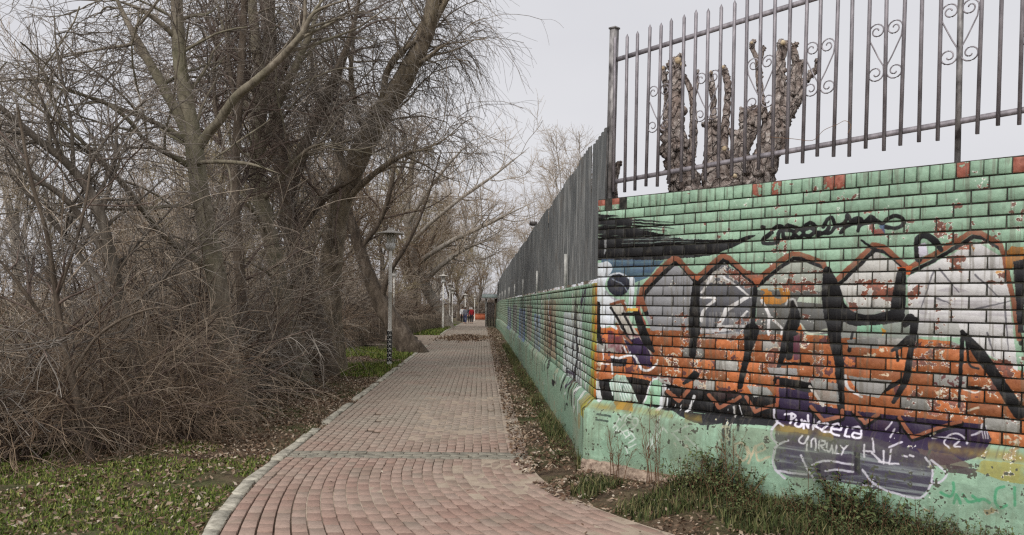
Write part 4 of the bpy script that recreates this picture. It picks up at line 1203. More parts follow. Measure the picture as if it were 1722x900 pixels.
def tree(name, label, limbs_px, spec, seed, barkm, twigm, group=None, sides=12, rough=.10, floor=True, cutoff=1):
    rg = np.random.default_rng(seed)
    dY = limbs_px[0][0][2] - limbs_px[0][1][2]
    limbs = [limb([q if (i == 0 and j == 0) else (q[0], q[1], q[2] + dY, q[3]) for j, q in enumerate(l)], 5) for i, l in enumerate(limbs_px)]
    P0, R0 = limbs[0]
    base = P0[0].copy(); base[2] = float(gz(base[0], base[1]))
    if floor:                                # root flare into the ground
        dr = norm(P0[3] - P0[0]); dr = dr / max(dr[2], .3)
        foot = P0[0] - dr * (P0[0][2] - base[2] + .3 + R0[0] * 1.6)
        P0 = np.vstack([foot, P0]); R0 = np.concatenate([[R0[0] * 1.1], R0])
        limbs[0] = (P0, R0)
    root = thing(name, label, 'tree', tuple(base), 0, group)
    b = MB()
    for k, (P, R) in enumerate(limbs):
        if k: R = R * np.interp(np.linspace(0, 1, len(R)), [0, .6, 1], [1, 1, .25]); limbs[k] = (P, R)
        sd = sides if k == 0 else max(6, sides - 4)
        V, Q = tubes(P[None], R[None], sd)
        ctr = np.repeat(P, sd, 0); V = ctr + (V - ctr) * (1 + rough * (rg.random(len(V)) - .5) * 2)[:, None]
        b.add(V - base, Q)
    obj('trunk', b.mesh('trunk', True), barkm, root)
    sets = crown(limbs, spec, rg)
    part_tubes('branches', sets[:cutoff], barkm if barkm != 'bark_dark' else 'twig_dark', root, base)
    part_tubes('twigs', sets[cutoff:], twigm, root, base)
    return root

def full(n1, n2, n3, L1=(1, 3), L2=(.6, 1.6), L3=(.3, .9), up=(.02, 0, -.02), rad=(.03, .012, .006), wob=(.12, .13, .13), n4=0, t0=.2, tip=.0028):
    s = [dict(N=n1, t0=t0, L=L1, npt=8, wob=wob[0], up=up[0], rad=(rad[0], rad[1] * .8), ang=55, sides=5, side=(0, .8, 0)),
         dict(N=n2, t0=.12, L=L2, npt=7, wob=wob[1], up=up[1], rad=(rad[1], rad[2] * .8), ang=45, sides=4),
         dict(N=n3, t0=.1, L=L3, npt=5, wob=wob[2], up=up[2], rad=(rad[2], tip), ang=42, sides=3)]
    if n4: s.append(dict(N=n4, t0=.1, L=(L3[0] * .5, L3[1] * .5), npt=4, wob=wob[2], up=up[2], rad=(rad[2] * .8, tip), ang=42, sides=3))
    return s
# --- the tall smooth-barked tree with three forks
Y = 12.4
ga = ground(408, 692)
tree('bare_tree', 'smooth grey barked tree forking into three limbs above the thicket', [
    [(408, 692, ga[1], 46), (395, 640, 12.4, 40), (377, 560, 12.3, 34), (366, 480, 12.2, 33), (351, 400, 12.2, 31), (336, 320, 12.2, 30), (326, 245, 12.2, 30), (312, 165, 12.2, 25), (301, 90, 12.2, 22), (297, 5, 12.2, 19), (290, -90, 12.2, 15)],
    [(326, 250, 12.2, 20), (302, 198, 12.1, 18), (272, 142, 12.0, 16), (240, 85, 11.9, 14), (207, 22, 11.8, 12), (178, -45, 11.7, 10)],
    [(334, 248, 12.2, 18), (352, 222, 12.1, 16), (368, 204, 12.0, 15), (396, 164, 11.8, 15), (430, 136, 11.6, 14), (470, 100, 11.4, 12), (507, 58, 11.3, 11), (528, 22, 11.3, 9), (575, 2, 11.2, 7), (640, -20, 11, 5)],
    [(508, 60, 11.3, 8), (513, 25, 11.3, 6), (512, -30, 11.3, 5)], [(298, 66, 12.2, 10), (266, 36, 12, 8), (222, 10, 11.9, 6), (170, -5, 11.8, 5)],
    [(316, 238, 12.2, 9), (262, 207, 11.8, 8), (200, 182, 11.4, 7), (120, 152, 11, 5), (58, 120, 10.6, 4), (-10, 98, 10.4, 3)],
    [(318, 280, 12.2, 10), (292, 264, 12, 9), (246, 238, 11.5, 8), (214, 200, 11.2, 7), (170, 170, 11, 6), (110, 152, 10.6, 5), (30, 118, 10.4, 4)], [(322, 276, 12.2, 8), (360, 272, 11.8, 7), (420, 276, 11.4, 6), (470, 292, 11, 4)],
    [(352, 452, 12.2, 13), (330, 438, 12.0, 12), (276, 396, 11.6, 11), (238, 350, 11.2, 10), (200, 302, 11, 9), (136, 236, 10.7, 8), (56, 176, 10.4, 7), (-12, 132, 10.2, 6)],
    [(340, 352, 12.2, 7), (300, 346, 11.8, 6), (230, 352, 11.2, 5), (150, 350, 10.8, 4), (60, 340, 10.6, 3)]],
    full(70, 360, 1500, (.9, 2.6), (.6, 1.6), (.35, 1.0), (.0, -.03, -.08)), 21, 'bark_smooth', 'twig_crown', sides=14, rough=.05)
# --- leaning trunks at the water side
gb = ground(262, 715)
tree('bare_tree', 'slender brown tree leaning steeply over the river bank behind the thicket', [
    [(262, 712, gb[1], 26), (228, 590, 11.5, 22), (206, 520, 11.4, 20), (192, 455, 11.3, 18), (165, 350, 11.2, 16), (120, 282, 11, 14), (65, 236, 10.8, 12), (12, 190, 10.6, 10), (-60, 130, 10.4, 8)],
    [(190, 450, 11.3, 13), (150, 385, 11.2, 12), (110, 335, 11, 10), (60, 300, 10.8, 9), (5, 268, 10.6, 7)], [(206, 520, 11.4, 11), (150, 452, 11.6, 10), (115, 405, 11.6, 9), (60, 340, 11.4, 8), (10, 290, 11.2, 6)],
    [(170, 360, 11.2, 8), (190, 290, 11.4, 7), (196, 210, 11.6, 5), (190, 120, 11.8, 4)], [(124, 286, 11, 7), (118, 200, 11, 5), (96, 90, 11, 4), (90, 0, 11, 3)]],
    full(42, 230, 1000, (.8, 2.4), (.5, 1.5), (.3, .9), (.02, -.01, -.05)), 22, 'bark_grey', 'twig_crown', sides=10)
gc = ground(154, 772)
tree('bare_tree', 'thin crooked sapling rising beside the mossy lawn at the thicket edge', [
    [(154, 772, gc[1], 14), (138, 706, 8.9, 13), (123, 645, 8.9, 12), (108, 580, 8.9, 11), (95, 500, 8.9, 9), (80, 400, 8.8, 7), (52, 300, 8.7, 6), (30, 180, 8.6, 4)],
    [(108, 580, 8.9, 7), (62, 520, 8.7, 6), (10, 450, 8.6, 5), (-40, 400, 8.5, 4)], [(95, 500, 8.9, 6), (130, 400, 9, 5), (150, 300, 9.1, 4), (150, 200, 9.1, 3)], [(120, 630, 8.9, 6), (170, 560, 8.9, 5), (250, 520, 8.9, 4), (330, 520, 8.9, 3)]],
    full(28, 140, 560, (.5, 1.5), (.4, 1.0), (.2, .6), (.02, -.02, -.06), rad=(.016, .008, .005)), 23, 'bark_dark', 'twig_grey', sides=8)
# --- slender grey tree beside it
gd = ground(512, 642)
tree('bare_tree', 'slender pale grey tree with a kinked double stem in the thicket', [
    [(512, 642, gd[1], 34), (500, 600, 17, 31), (486, 540, 16.9, 29), (471, 480, 16.8, 27), (456, 410, 16.7, 26), (441, 340, 16.6, 25), (429, 275, 16.5, 24), (437, 210, 16.4, 22), (439, 140, 16.4, 20), (431, 80, 16.4, 18), (424, 0, 16.4, 15), (420, -70, 16.4, 12)],
    [(430, 278, 16.5, 16), (450, 222, 16.3, 14), (474, 160, 16.2, 13), (496, 114, 16.1, 12), (520, 60, 16, 10), (534, 20, 16, 8), (550, -30, 16, 6)], [(438, 180, 16.4, 9), (410, 120, 16.2, 8), (380, 60, 16, 6), (360, -10, 16, 5)],
    [(441, 340, 16.6, 9), (480, 290, 16, 8), (520, 250, 15.6, 6), (560, 240, 15.4, 4)], [(455, 405, 16.7, 8), (430, 360, 16.2, 7), (400, 330, 15.8, 5)]],
    full(60, 380, 1800, (1, 2.8), (.8, 2.0), (.5, 1.5), (-.02, -.1, -.2)), 24, 'bark_smooth', 'twig_crown', sides=12, rough=.06)
ge = ground(415, 668)
tree('bare_tree', 'straight dark thin tree standing between the two grey trees', [
    [(415, 665, ge[1], 22), (408, 520, 15.5, 18), (400, 420, 15.5, 17), (395, 300, 15.5, 15), (404, 150, 15.5, 13), (411, 0, 15.5, 11), (412, -80, 15.5, 9)],
    [(396, 300, 15.5, 8), (370, 230, 15.5, 7), (360, 130, 15.5, 6), (370, 10, 15.5, 5)], [(400, 200, 15.5, 8), (385, 100, 15.5, 6), (378, 0, 15.5, 5)]],
    full(44, 240, 1100, (.8, 2.2), (.6, 1.7), (.4, 1.2), (.0, -.08, -.16)), 25, 'bark_dark', 'twig_dark', sides=10)
gf = ground(548, 632)
tree('bare_tree', 'thick dark trunk hung with drooping willow twigs in the dense grove', [
    [(548, 630, gf[1], 46), (532, 560, 18.4, 40), (508, 470, 18.4, 31), (492, 400, 18.4, 28), (481, 330, 18.4, 26), (470, 250, 18.4, 23), (456, 120, 18.4, 19), (450, 0, 18.4, 25), (446, -90, 18.4, 20)],
    [(482, 335, 18.4, 22), (515, 240, 18, 19), (555, 150, 17.6, 16), (590, 60, 17.4, 13), (610, -30, 17.2, 10)], [(472, 260, 18.4, 18), (420, 180, 18.2, 15), (370, 90, 18, 12), (340, 0, 17.8, 9)], [(492, 400, 18.4, 14), (550, 330, 18, 12), (600, 300, 17.6, 9)], [(460, 150, 18.4, 14), (500, 60, 18, 12), (520, -30, 17.8, 9)]],
    full(90, 650, 2800, (1.2, 3.2), (1.0, 2.6), (.6, 1.8), (-.05, -.2, -.28), rad=(.03, .013, .006)), 26, 'bark_dark', 'twig_grey', sides=14, rough=.14)
# --- the big willow that bows towards the path
gg = ground(560, 622)
tree('willow_tree', 'big willow with scarred trunk bowing over the path, trailing long bare twigs', [
    [(562, 620, gg[1], 44), (555, 540, 19, 38), (556, 460, 18.8, 36), (562, 400, 18.6, 35), (573, 345, 18.4, 35), (588, 300, 18.2, 37), (603, 265, 18, 36), (622, 226, 17.8, 36), (642, 188, 17.6, 35), (668, 150, 17.4, 34), (692, 108, 17.2, 32), (714, 62, 17, 28), (727, 15, 16.8, 25), (734, -40, 16.7, 22), (738, -100, 16.6, 18)],
    [(640, 192, 17.6, 13), (646, 150, 17.3, 12), (650, 124, 17.2, 11), (668, 94, 17, 11), (700, 66, 16.9, 10), (714, 40, 16.9, 9)], [(714, 62, 17, 12), (740, 20, 16.8, 10), (760, -20, 16.6, 8), (775, -60, 16.4, 6)], [(622, 228, 17.8, 12), (600, 190, 17.6, 10), (590, 120, 17.4, 9), (600, 30, 17.2, 7)],
    [(573, 348, 18.4, 12), (620, 300, 17.8, 10), (680, 260, 17.2, 8), (730, 250, 16.8, 5)], [(690, 112, 17.2, 9), (715, 100, 17, 7), (740, 80, 16.8, 5), (755, 72, 16.8, 3)], [(588, 300, 18.2, 12), (560, 230, 18, 10), (530, 140, 17.8, 8), (520, 40, 17.6, 7)]],
    [dict(N=80, t0=.25, L=(1.2, 3.2), npt=8, wob=.16, up=-.02, rad=(.03, .010), ang=55, sides=5, side=(-.4, 1.0, 0)),
     dict(N=560, t0=.3, L=(.9, 2.8), npt=8, wob=.13, up=-.2, rad=(.010, .005), ang=45, sides=4),
     dict(N=2600, t0=.1, L=(.5, 1.5), npt=6, wob=.14, up=-.16, rad=(.0055, .0028), ang=38, sides=3),
     dict(N=220, src=0, t0=.45, L=(.8, 1.9), npt=8, wob=.14, up=-.12, rad=(.009, .003), ang=60, sides=3)], 27, 'bark_willow', 'twig_crown', sides=16, rough=.10)
# --- leaning trunk behind the lamp
gh = ground(696, 594)
tree('bare_tree', 'tree with thick furrowed trunk leaning back from the kerb behind the scribbled lamp', [
    [(694, 592, gh[1], 42), (682, 575, 27.8, 38), (662, 545, 27.8, 34), (640, 508, 27.8, 28), (620, 462, 27.6, 22), (605, 420, 27.4, 18), (590, 370, 27.2, 15), (577, 320, 27, 12), (570, 250, 27, 14), (575, 180, 27, 10)],
    [(640, 508, 27.8, 12), (655, 460, 27.4, 9), (690, 400, 27, 7), (720, 330, 26.6, 5), (740, 260, 26, 6)], [(605, 420, 27.4, 10), (640, 370, 27, 8), (660, 300, 26.6, 8), (665, 210, 26.4, 6)], [(590, 370, 27.2, 13), (540, 320, 27, 10), (500, 260, 27, 8)]],
    full(64, 420, 1900, (1.2, 3.4), (.8, 2.4), (.5, 1.5), (.02, -.06, -.12), rad=(.035, .016, .009), tip=.0045), 28, 'bark_dark', 'twig_brown', sides=14, rough=.12)
gi = ground(748, 551)
tree('bare_tree', 'pale barked tree leaning from the palisade fence beside the lamp row', [
    [(752, 552, gi[1], 26), (742, 530, 50, 22), (728, 505, 50, 19), (712, 475, 49.5, 17), (700, 445, 49, 15), (690, 410, 48.5, 13), (684, 360, 48, 11), (690, 300, 48, 9), (700, 230, 48, 6)],
    [(700, 445, 49, 10), (720, 430, 48, 9), (760, 405, 47, 8), (800, 386, 46, 7), (850, 362, 45, 5), (902, 338, 44, 3)], [(712, 475, 49.5, 9), (750, 440, 48, 8), (790, 415, 47, 6), (840, 400, 46, 4)], [(690, 410, 48.5, 8), (730, 370, 47, 7), (780, 330, 46, 6), (835, 292, 45, 5), (890, 248, 44, 3)],
    [(686, 375, 48, 8), (720, 320, 47, 6), (760, 270, 46, 5), (800, 230, 45, 3)], [(690, 330, 48, 6), (660, 270, 48, 5), (650, 200, 48, 4)]],
    full(90, 640, 2800, (2, 5.5), (1.2, 3.2), (.7, 1.9), (.06, .08, .06), rad=(.05, .024, .014), tip=.007), 29, 'bark_pale', 'twig_pale', sides=12, rough=.12)

# --- generic bare trees for the bank beyond the fence: three kinds, copied
def generic_tree(name, seed, hgt, lean, spread, up, tw, bk):
    rg = np.random.default_rng(seed)
    z = np.linspace(-.2, hgt * .55, 8)
    P0 = np.stack([lean * (z / hgt) ** 2 * 3 + .08 * rg.normal(0, 1, 8), .08 * rg.normal(0, 1, 8), z], 1)
    R0 = np.interp(z, [-.2, .4, hgt * .55], [.3, .2, .09])
    limbs = [(P0, R0)]
    for k in range(9):
        a = 2 * math.pi * k / 9 + rg.normal(0, .2); i = rg.integers(3, 8); L = hgt * (.35 + .3 * rg.random())
        u = np.linspace(0, 1, 8)[:, None]
        d = np.array([math.cos(a) * spread, math.sin(a) * spread, 1.0]); d /= np.linalg.norm(d)
        Pp = P0[i] + d * L * u + np.array([0, 0, up]) * u ** 2 + .12 * rg.normal(0, 1, (8, 3)) * u
        limbs.append((Pp, np.linspace(R0[i] * .6, .02, 8)))
    root = thing(name, 'x', 'tree', (0, 0, 0))
    b = MB()
    for P, R in limbs: b.tube(P, R, 8)
    obj('trunk', b.mesh('trunk', True), bk, root)
    sets = crown(limbs, full(60, 380, 1700, (1, 3), (.8, 2.2), (.5, 1.5), (up * .05, up * .05, up * .04), rad=(.035, .02, .013), tip=.007), rg)
    part_tubes('twigs', sets, tw, root, np.zeros(3))
    return root
protos = [generic_tree('bare_tree', 41, 10, .5, .45, 1.2, 'twig_olive', 'bark_grey'), generic_tree('bare_tree', 42, 12, -.3, .3, 1.5, 'twig_pale', 'bark_pale'), generic_tree('bare_tree', 43, 9, .4, .7, .2, 'twig_red', 'bark_dark')]
used = [False] * 3
def place(kind, x, y, sc, rz, label, group):
    if used[kind]: o = copy_tree(protos[kind])
    else: o = protos[kind]; used[kind] = True
    o.location = (x, y, float(gz(x, y)) - .05); o.rotation_euler = (0, 0, rz); o.scale = (sc, sc, sc)
    tag(o, label, 'tree', group)
    return o
rgp = np.random.default_rng(77)
LB = ['olive twigged bare tree standing in the grove along the river', 'pale upright bare tree rising in the grove along the river', 'reddish bushy bare tree spreading in the grove along the river']
for k, (x, y, kind, s) in enumerate([(-9.0, 27, 0, .9), (-7.5, 31, 2, .9), (-9.5, 36, 1, 1.0), (-7.2, 45, 0, .9), (-10, 50, 1, 1.1), (-7.0, 58, 2, 1.0), (-8.5, 66, 0, 1.1), (-6.8, 74, 1, .95), (-9.5, 82, 2, 1.2), (-7.2, 92, 0, 1.1), (-11, 100, 1, 1.2), (-7.5, 112, 2, 1.1),
                                     (-14, 33, 2, .9), (-15, 40, 1, 1.1), (-16, 60, 0, 1.2)]):
    place(kind, x, y, s, rgp.random() * 6.28, LB[kind], 'bare trees of the riverside grove')
for x, y, kind, s in ((-5.4, 128, 0, 1.15), (-1.5, 132, 1, 1.1), (2.5, 138, 0, 1.2), (-9, 134, 1, 1.2), (6, 142, 2, 1.2), (-13, 140, 0, 1.2)):
    place(kind, x, y, s, rgp.random() * 6.28, 'bare tree closing the view beyond the low orange wall', 'bare trees at the far end of the path')
for x, y, s in ((2.55, 38, .62), (3.6, 41, .66), (1.6, 44, .6)):
    place(1, x, y, s, rgp.random() * 6.28, 'pale upright bare tree whose top shows over the corrugated screen', 'bare trees behind the long wall')

# --- riverside thicket: arching shrubs
def shrub_mesh(seed, nst, L, out, up, n2, n3, n4=0):
    rg = np.random.default_rng(seed)
    a = rg.random(nst) * 2 * math.pi
    P = np.empty((nst, 10, 3)); P[:, 0] = np.stack([.35 * np.cos(a) * rg.random(nst), .35 * np.sin(a) * rg.random(nst), np.full(nst, -.1)], 1)
    d = norm(np.stack([np.cos(a) * out * rg.random(nst), np.sin(a) * out * rg.random(nst), np.ones(nst)], 1))
    st = (L[0] + (L[1] - L[0]) * rg.random(nst))[:, None] / 9
    for k in range(1, 10):
        d = norm(d + .13 * rg.normal(0, 1, (nst, 3)) + np.array([0, 0, up])); P[:, k] = P[:, k - 1] + d * st
        P[:, k, 2] = np.maximum(P[:, k, 2], .05)
    R = (.012 + .014 * rg.random(nst))[:, None] * np.linspace(1, .25, 10)[None]
    s1 = spawn(P, R, n2, rg, .1, 1, 45, 20, (.6, 1.9), 9, .10, up * .8, (.008, .0035), .7)
    s2 = spawn(*s1, n3, rg, .1, 1, 45, 20, (.3, 1.0), 7, .12, up * .6, (.0048, .0024), .8)
    out_ = [(P, R, 5), (*s1, 4), (*s2, 3)]
    if n4:
        s3 = spawn(P, R, n4, rg, .2, 1, 60, 25, (.7, 1.8), 9, .12, up, (.006, .0028), .8); out_.append((*s3, 3))
    for P_, R_, _ in out_: P_[..., 2] = np.maximum(P_[..., 2], .02)
    ms = []
    for nm, sets in (('stems', out_[:1]), ('twigs', out_[1:])):
        V, Q, n = [], [], 0
        for P_, R_, sd in sets:
            v, q = tubes(P_, R_, sd); V.append(v); Q.append(q + n); n += len(v)
        ms.append(mk_mesh(nm, np.concatenate(V), np.concatenate(Q), True))
    return ms
SM = [shrub_mesh(51, 18, (2.2, 3.8), 1.0, -.07, 130, 420, 60), shrub_mesh(52, 24, (1.6, 3.0), 1.3, -.10, 150, 520, 90), shrub_mesh(53, 14, (2.8, 4.6), .7, -.03, 120, 400, 40), shrub_mesh(54, 20, (1.8, 3.2), 1.2, -.09, 140, 480, 80)]
SMAT = ['twig_grey', 'twig_brown', 'twig_pale', 'twig_red']
for m_, k_ in zip(SM, SMAT):
    m_[0].materials.append(M['twig_dark' if k_ != 'twig_pale' else 'twig_brown']); m_[1].materials.append(M[k_])
SK = ['tall grey arching shrub', 'low brown sprawling shrub', 'tall pale upright shrub', 'reddish brown tangled shrub']
MARKS = [(ga, 'the smooth forked tree'), (gb, 'the slender leaning brown tree'), (gc, 'the thin crooked sapling'), (gd, 'the kinked pale grey tree'), (ge, 'the straight dark thin tree'), (gf, 'the thick dark willow trunk')]
seen = {}
def shrub(kind, x, y, s, rz):
    d = [math.hypot(x - g[0], y - g[1]) for g, _ in MARKS]; i = int(np.argmin(d)); g, nm = MARKS[i]
    dx, dy = x - g[0], y - g[1]
    rel = ('on the river side of' if dx < 0 else 'on the path side of') if abs(dx) > abs(dy) else ('behind' if dy > 0 else 'in front of')
    lab = f'{SK[kind]} {rel} {nm}'
    if lab in seen:
        j = int(np.argsort(d)[1]); lab = f'{SK[kind]} between {nm} and {MARKS[j][1]}'
        if len(lab.split()) > 16: lab = lab.replace('the ', '')
    seen[lab] = 1
    o = thing('bare_shrub', lab, 'shrub', (x, y, float(gz(x, y))), rz, 'bare shrubs of the riverside thicket')
    o.scale = (s, s, s * (.85 + .3 * rgp.random()))
    for m_ in SM[kind]: obj(m_.name.split('.')[0], m_, None, o)
for x, y, kind, s in ((-5.3, 9.0, 1, .8), (-4.4, 9.3, 3, .7), (-6.3, 9.2, 0, .95), (-4.9, 10.4, 1, .9), (-4.35, 10.6, 1, .6), (-5.8, 10.8, 2, .95), (-7.3, 9.8, 3, 1), (-5.0, 12.2, 0, .9), (-5.6, 12.9, 3, 1.0), (-6.6, 12.4, 0, 1.05), (-4.9, 13.6, 1, .8), (-5.4, 14.6, 2, .9), (-6.4, 14.4, 1, 1.05),
                       (-4.5, 12.7, 0, .85), (-4.75, 14.3, 0, .9), (-5.0, 15.3, 2, .8), (-5.4, 17.1, 0, .85), (-4.3, 8.75, 1, .62), (-5.1, 8.35, 3, .6), (-3.75, 9.3, 3, .42), (-5.8, 8.3, 1, .7), (-4.0, 10.2, 1, .55), (-6.5, 8.2, 3, .75), (-6.7, 21.4, 3, 1.0), (-7.4, 23.6, 1, 1.1), (-7.0, 25.8, 3, 1.1), (-5.6, 14.0, 2, 1.15), (-6.1, 15.8, 2, 1.2), (-5.9, 18.0, 2, 1.1), (-6.6, 19.6, 3, 1.1), (-5.2, 15.8, 1, .75), (-6.0, 16.4, 3, .95), (-5.1, 17.2, 3, .6), (-7.0, 16.5, 2, 1.0), (-8.4, 12.0, 2, 1.1), (-8.8, 9.5, 0, 1.1), (-8.0, 14.8, 3, 1.15), (-7.6, 18.5, 0, 1.0), (-6.9, 7.8, 1, .8), (-7.6, 8.4, 2, .95)):
    shrub(kind, x, y, s, rgp.random() * 6.28)
# --- the wood on the far bank reads as one mass
wood = bpy.data.objects.new('far_woodland', None); COL.objects.link(wood)
tag(wood, 'brown leafless scrub and woodland massed along both river banks', 'woodland', kind='stuff')
for k in range(150):
    far_ = rgp.random() < .42
    y = 6 + 100 * rgp.random() ** 1.3
    d = (20 + 16 * rgp.random()) if far_ else (6.9 + 4.5 * rgp.random())
    if not far_ and y < 26: y += 22
    x = -d - .0378 * y - 5 * (0)
    kind = rgp.integers(4)
    if k > 120: y = 27 + 34 * rgp.random(); x = -6.8 - 3.2 * rgp.random() - .0378 * (y - 27); far_ = False; kind = (1, 3, 2)[k % 3]
    s = (1.6 + 1.0 * rgp.random()) if far_ else (1.1 + .5 * rgp.random())
    rz = rgp.random() * 6.28
    for m_ in SM[kind]:
        o = bpy.data.objects.new('scrub', m_); COL.objects.link(o); o.parent = wood
        o.location = (x, y, float(gz(x, y)) - .05); o.rotation_euler = (0, 0, rz); o.scale = (s * 1.2, s * 1.2, s)
for k in range(34):
    x = -24 + 44 * rgp.random(); y = 122 + 30 * rgp.random(); kind = rgp.integers(4); s = 1.4 + .8 * rgp.random(); rz = rgp.random() * 6.28
    if abs(x + 4) < 2.2 and y < 126: y += 8
    for m_ in SM[kind]:
        o = bpy.data.objects.new('scrub', m_); COL.objects.link(o); o.parent = wood
        o.location = (x, y, float(gz(x, y)) - .05); o.rotation_euler = (0, 0, rz); o.scale = (s * 1.3, s * 1.3, s)
for k in range(16):
    y = 45 + 65 * rgp.random(); x = -26 - 14 * rgp.random() - .0378 * y; kind = rgp.integers(3)
    for ch in protos[kind].children:
        o = bpy.data.objects.new('scrub_tree', ch.data); COL.objects.link(o); o.parent = wood
        rz = k * 2.1; s = 1.0 + .35 * ((k * 7) % 5) / 5
        o.location = (x, y, float(gz(x, y)) - .05); o.rotation_euler = (0, 0, rz); o.scale = (s, s, s)
# ------------------------------------------------------------------ lamps
simple('lamp_metal', (206, 202, 192), (228, 224, 214), 14, .6, .15, (1, 1, .4), .002, 0, kind='Object')
simple('lamp_hat', (166, 160, 150), (198, 192, 182), 10, .6, .2)
simple('lamp_white', (186, 184, 178), (220, 218, 212), 10, .5, .1)
simple('black_marker', (12, 12, 13), (26, 26, 28), 10, .6, 0)
t = NT('lamp_glass'); t.b.inputs['Transmission Weight'].default_value = .55; t.b.inputs['Alpha'].default_value = 1
t.done(lin((206, 202, 190)), .25, 0, .5)
LH = 3.56
def lamp_meshes():
    d = {}
    b = MB(); b.lathe([(.0, 0), (.13, 0), (.13, .02), (.075, .035), (.062, .06), (.062, .92), (.056, .95), (.046, .97), (.044, 1.9), (.05, 1.905), (.05, 1.935), (.044, 1.94), (.042, 3.0), (.0, 3.0)], sides=16); d['pole'] = (b.mesh('pole', True), 'lamp_metal')
    b = MB(); b.lathe([(.0, 2.99), (.055, 2.99), (.10, 3.02), (.125, 3.06), (.125, 3.17), (.115, 3.18), (.0, 3.18)], sides=20); d['lamp_cup'] = (b.mesh('lamp_cup', True), 'lamp_white')
    b = MB(); b.lathe([(.095, 3.18), (.098, 3.42), (.0, 3.42)], sides=20); d['lamp_glass'] = (b.mesh('lamp_glass', True), 'lamp_glass')
    b = MB(); b.lathe([(.0, 3.54), (.09, 3.53), (.10, 3.50), (.20, 3.475), (.36, 3.43), (.365, 3.415), (.35, 3.41), (.20, 3.43), (.0, 3.43)], sides=28); b.lathe([(.0, 3.58), (.06, 3.575), (.065, 3.535)], sides=14); d['lamp_hat'] = (b.mesh('lamp_hat', True), 'lamp_hat')
    sup = MB(); sup.tube([(.118, 0, 3.16), (.125, 0, 3.3), (.118, 0, 3.45)], .008, 5); d['bracket'] = (sup.mesh('bracket'), 'lamp_metal')
    return d
LM = lamp_meshes()
def lamp(x, y, label, group=None, rz=0, s=1.0):
    r = thing('street_lamp', label, 'street lamp', (x, y, float(gz(x, y))), rz, group)
    r.scale = (s, s, s)
    for k, (m, mt) in LM.items():
        if k == 'bracket':
            for i in range(4):
                o = obj(k, m, mt, r); o.rotation_euler = (0, 0, i * math.pi / 2 + .4)
        else: obj(k, m, mt, r)
    return r
p = ground(655, 616)
l1 = lamp(p[0], p[1], 'tall lamp with black scribbles round its white lower pole', None, 0)
rr = .066
strokes = []
for k in range(7):                      # looping tag letters up the lower pole
    z0 = .12 + k * .115
    strokes.append([(-1.2, z0), (-.3, z0 + .10), (.5, z0 + .02), (1.1, z0 + .11)])
    strokes.append([(-1.0, z0 + .1), (-.4, z0 + .01), (.3, z0 + .09), (1.2, z0)])
b = MB()
for s_ in strokes:
    q = spline(s_, 4); q = q + rng.normal(0, .004, q.shape)
    b.tube([(rr * math.sin(a), -rr * math.cos(a), z) for a, z in q], .011, 5)
obj('paint_tag', b.mesh('paint_tag'), 'black_marker', l1)
b = MB(); b.lathe([(.0635, .06), (.0635, .915)], sides=16); obj('white_sleeve', b.mesh('white_sleeve', True), 'lamp_white', l1)
p = at(663, 452, 43); lamp(p[0], 43, 'lamp half hidden behind the leaning furrowed tree trunk')
lamp(*at(745, 540, 51.5)[:2], 'lamp standing at the foot of the pale leaning tree')
GL = 'slim lamp in the far row beside the walkers'
for px, Y in ((756, 66), (760.5, 79), (782, 100), (798, 110)):
    lamp(*at(px, 540, Y)[:2], GL, 'far lamps along the left side of the path')

# ------------------------------------------------------------------ palisade fence
simple('old_wood', (84, 73, 62), (146, 131, 114), 12, .9, .6, (1, 1, .2), .01, kind='Position')
A = np.array([-5.75, 26.8]); B = np.array([-4.75, 53.5])
pal = thing('palisade_fence', 'low dark wooden palisade fence behind the lamps at the grove edge', 'fence', (A[0], A[1], 0))
dirn = (B - A) / np.linalg.norm(B - A); Lf = np.linalg.norm(B - A)
b = MB(); h = .98; V, Q = [], []
b.add([[-.045, -.014, -.1], [.045, -.014, -.1], [.045, .014, -.1], [-.045, .014, -.1], [-.045, -.014, h - .06], [.045, -.014, h - .06], [.045, .014, h - .06], [-.045, .014, h - .06], [0, -.014, h], [0, .014, h]],
      [[0, 1, 5, 4], [1, 2, 6, 5], [2, 3, 7, 6], [3, 0, 4, 7], [4, 5, 8, 8], [6, 7, 9, 9], [5, 6, 9, 8], [7, 4, 8, 9]][:4] + [[5, 6, 9, 8], [7, 4, 8, 9]], [[4, 5, 8], [6, 7, 9]])
ms = b.mesh('slat')
k = 0; s = 0
ang = math.atan2(dirn[1], dirn[0])
while s < Lf:
    x, y = A + dirn * s
    if not (34.5 < y < 38.5):
        o = obj('slat', ms, 'old_wood', pal, (x - A[0], y - A[1], float(gz(x, y)) + rng.normal(0, .03)))
        o.rotation_euler = (rng.normal(0, .03), rng.normal(0, .03), ang)
    s += .15
for (y0, y1) in ((26.8, 34.4), (38.6, 53.5)):
    for zz in (.3, .75):
        b = MB(); p0 = A + dirn * (y0 - A[1]); p1 = A + dirn * (y1 - A[1])
        b.tube([(p0[0] - A[0] - .045, p0[1] - A[1], zz + float(gz(*p0))), (p1[0] - A[0] - .045, p1[1] - A[1], zz + float(gz(*p1)))], .03, 6)
        obj('rail', b.mesh('rail'), 'old_wood', pal)

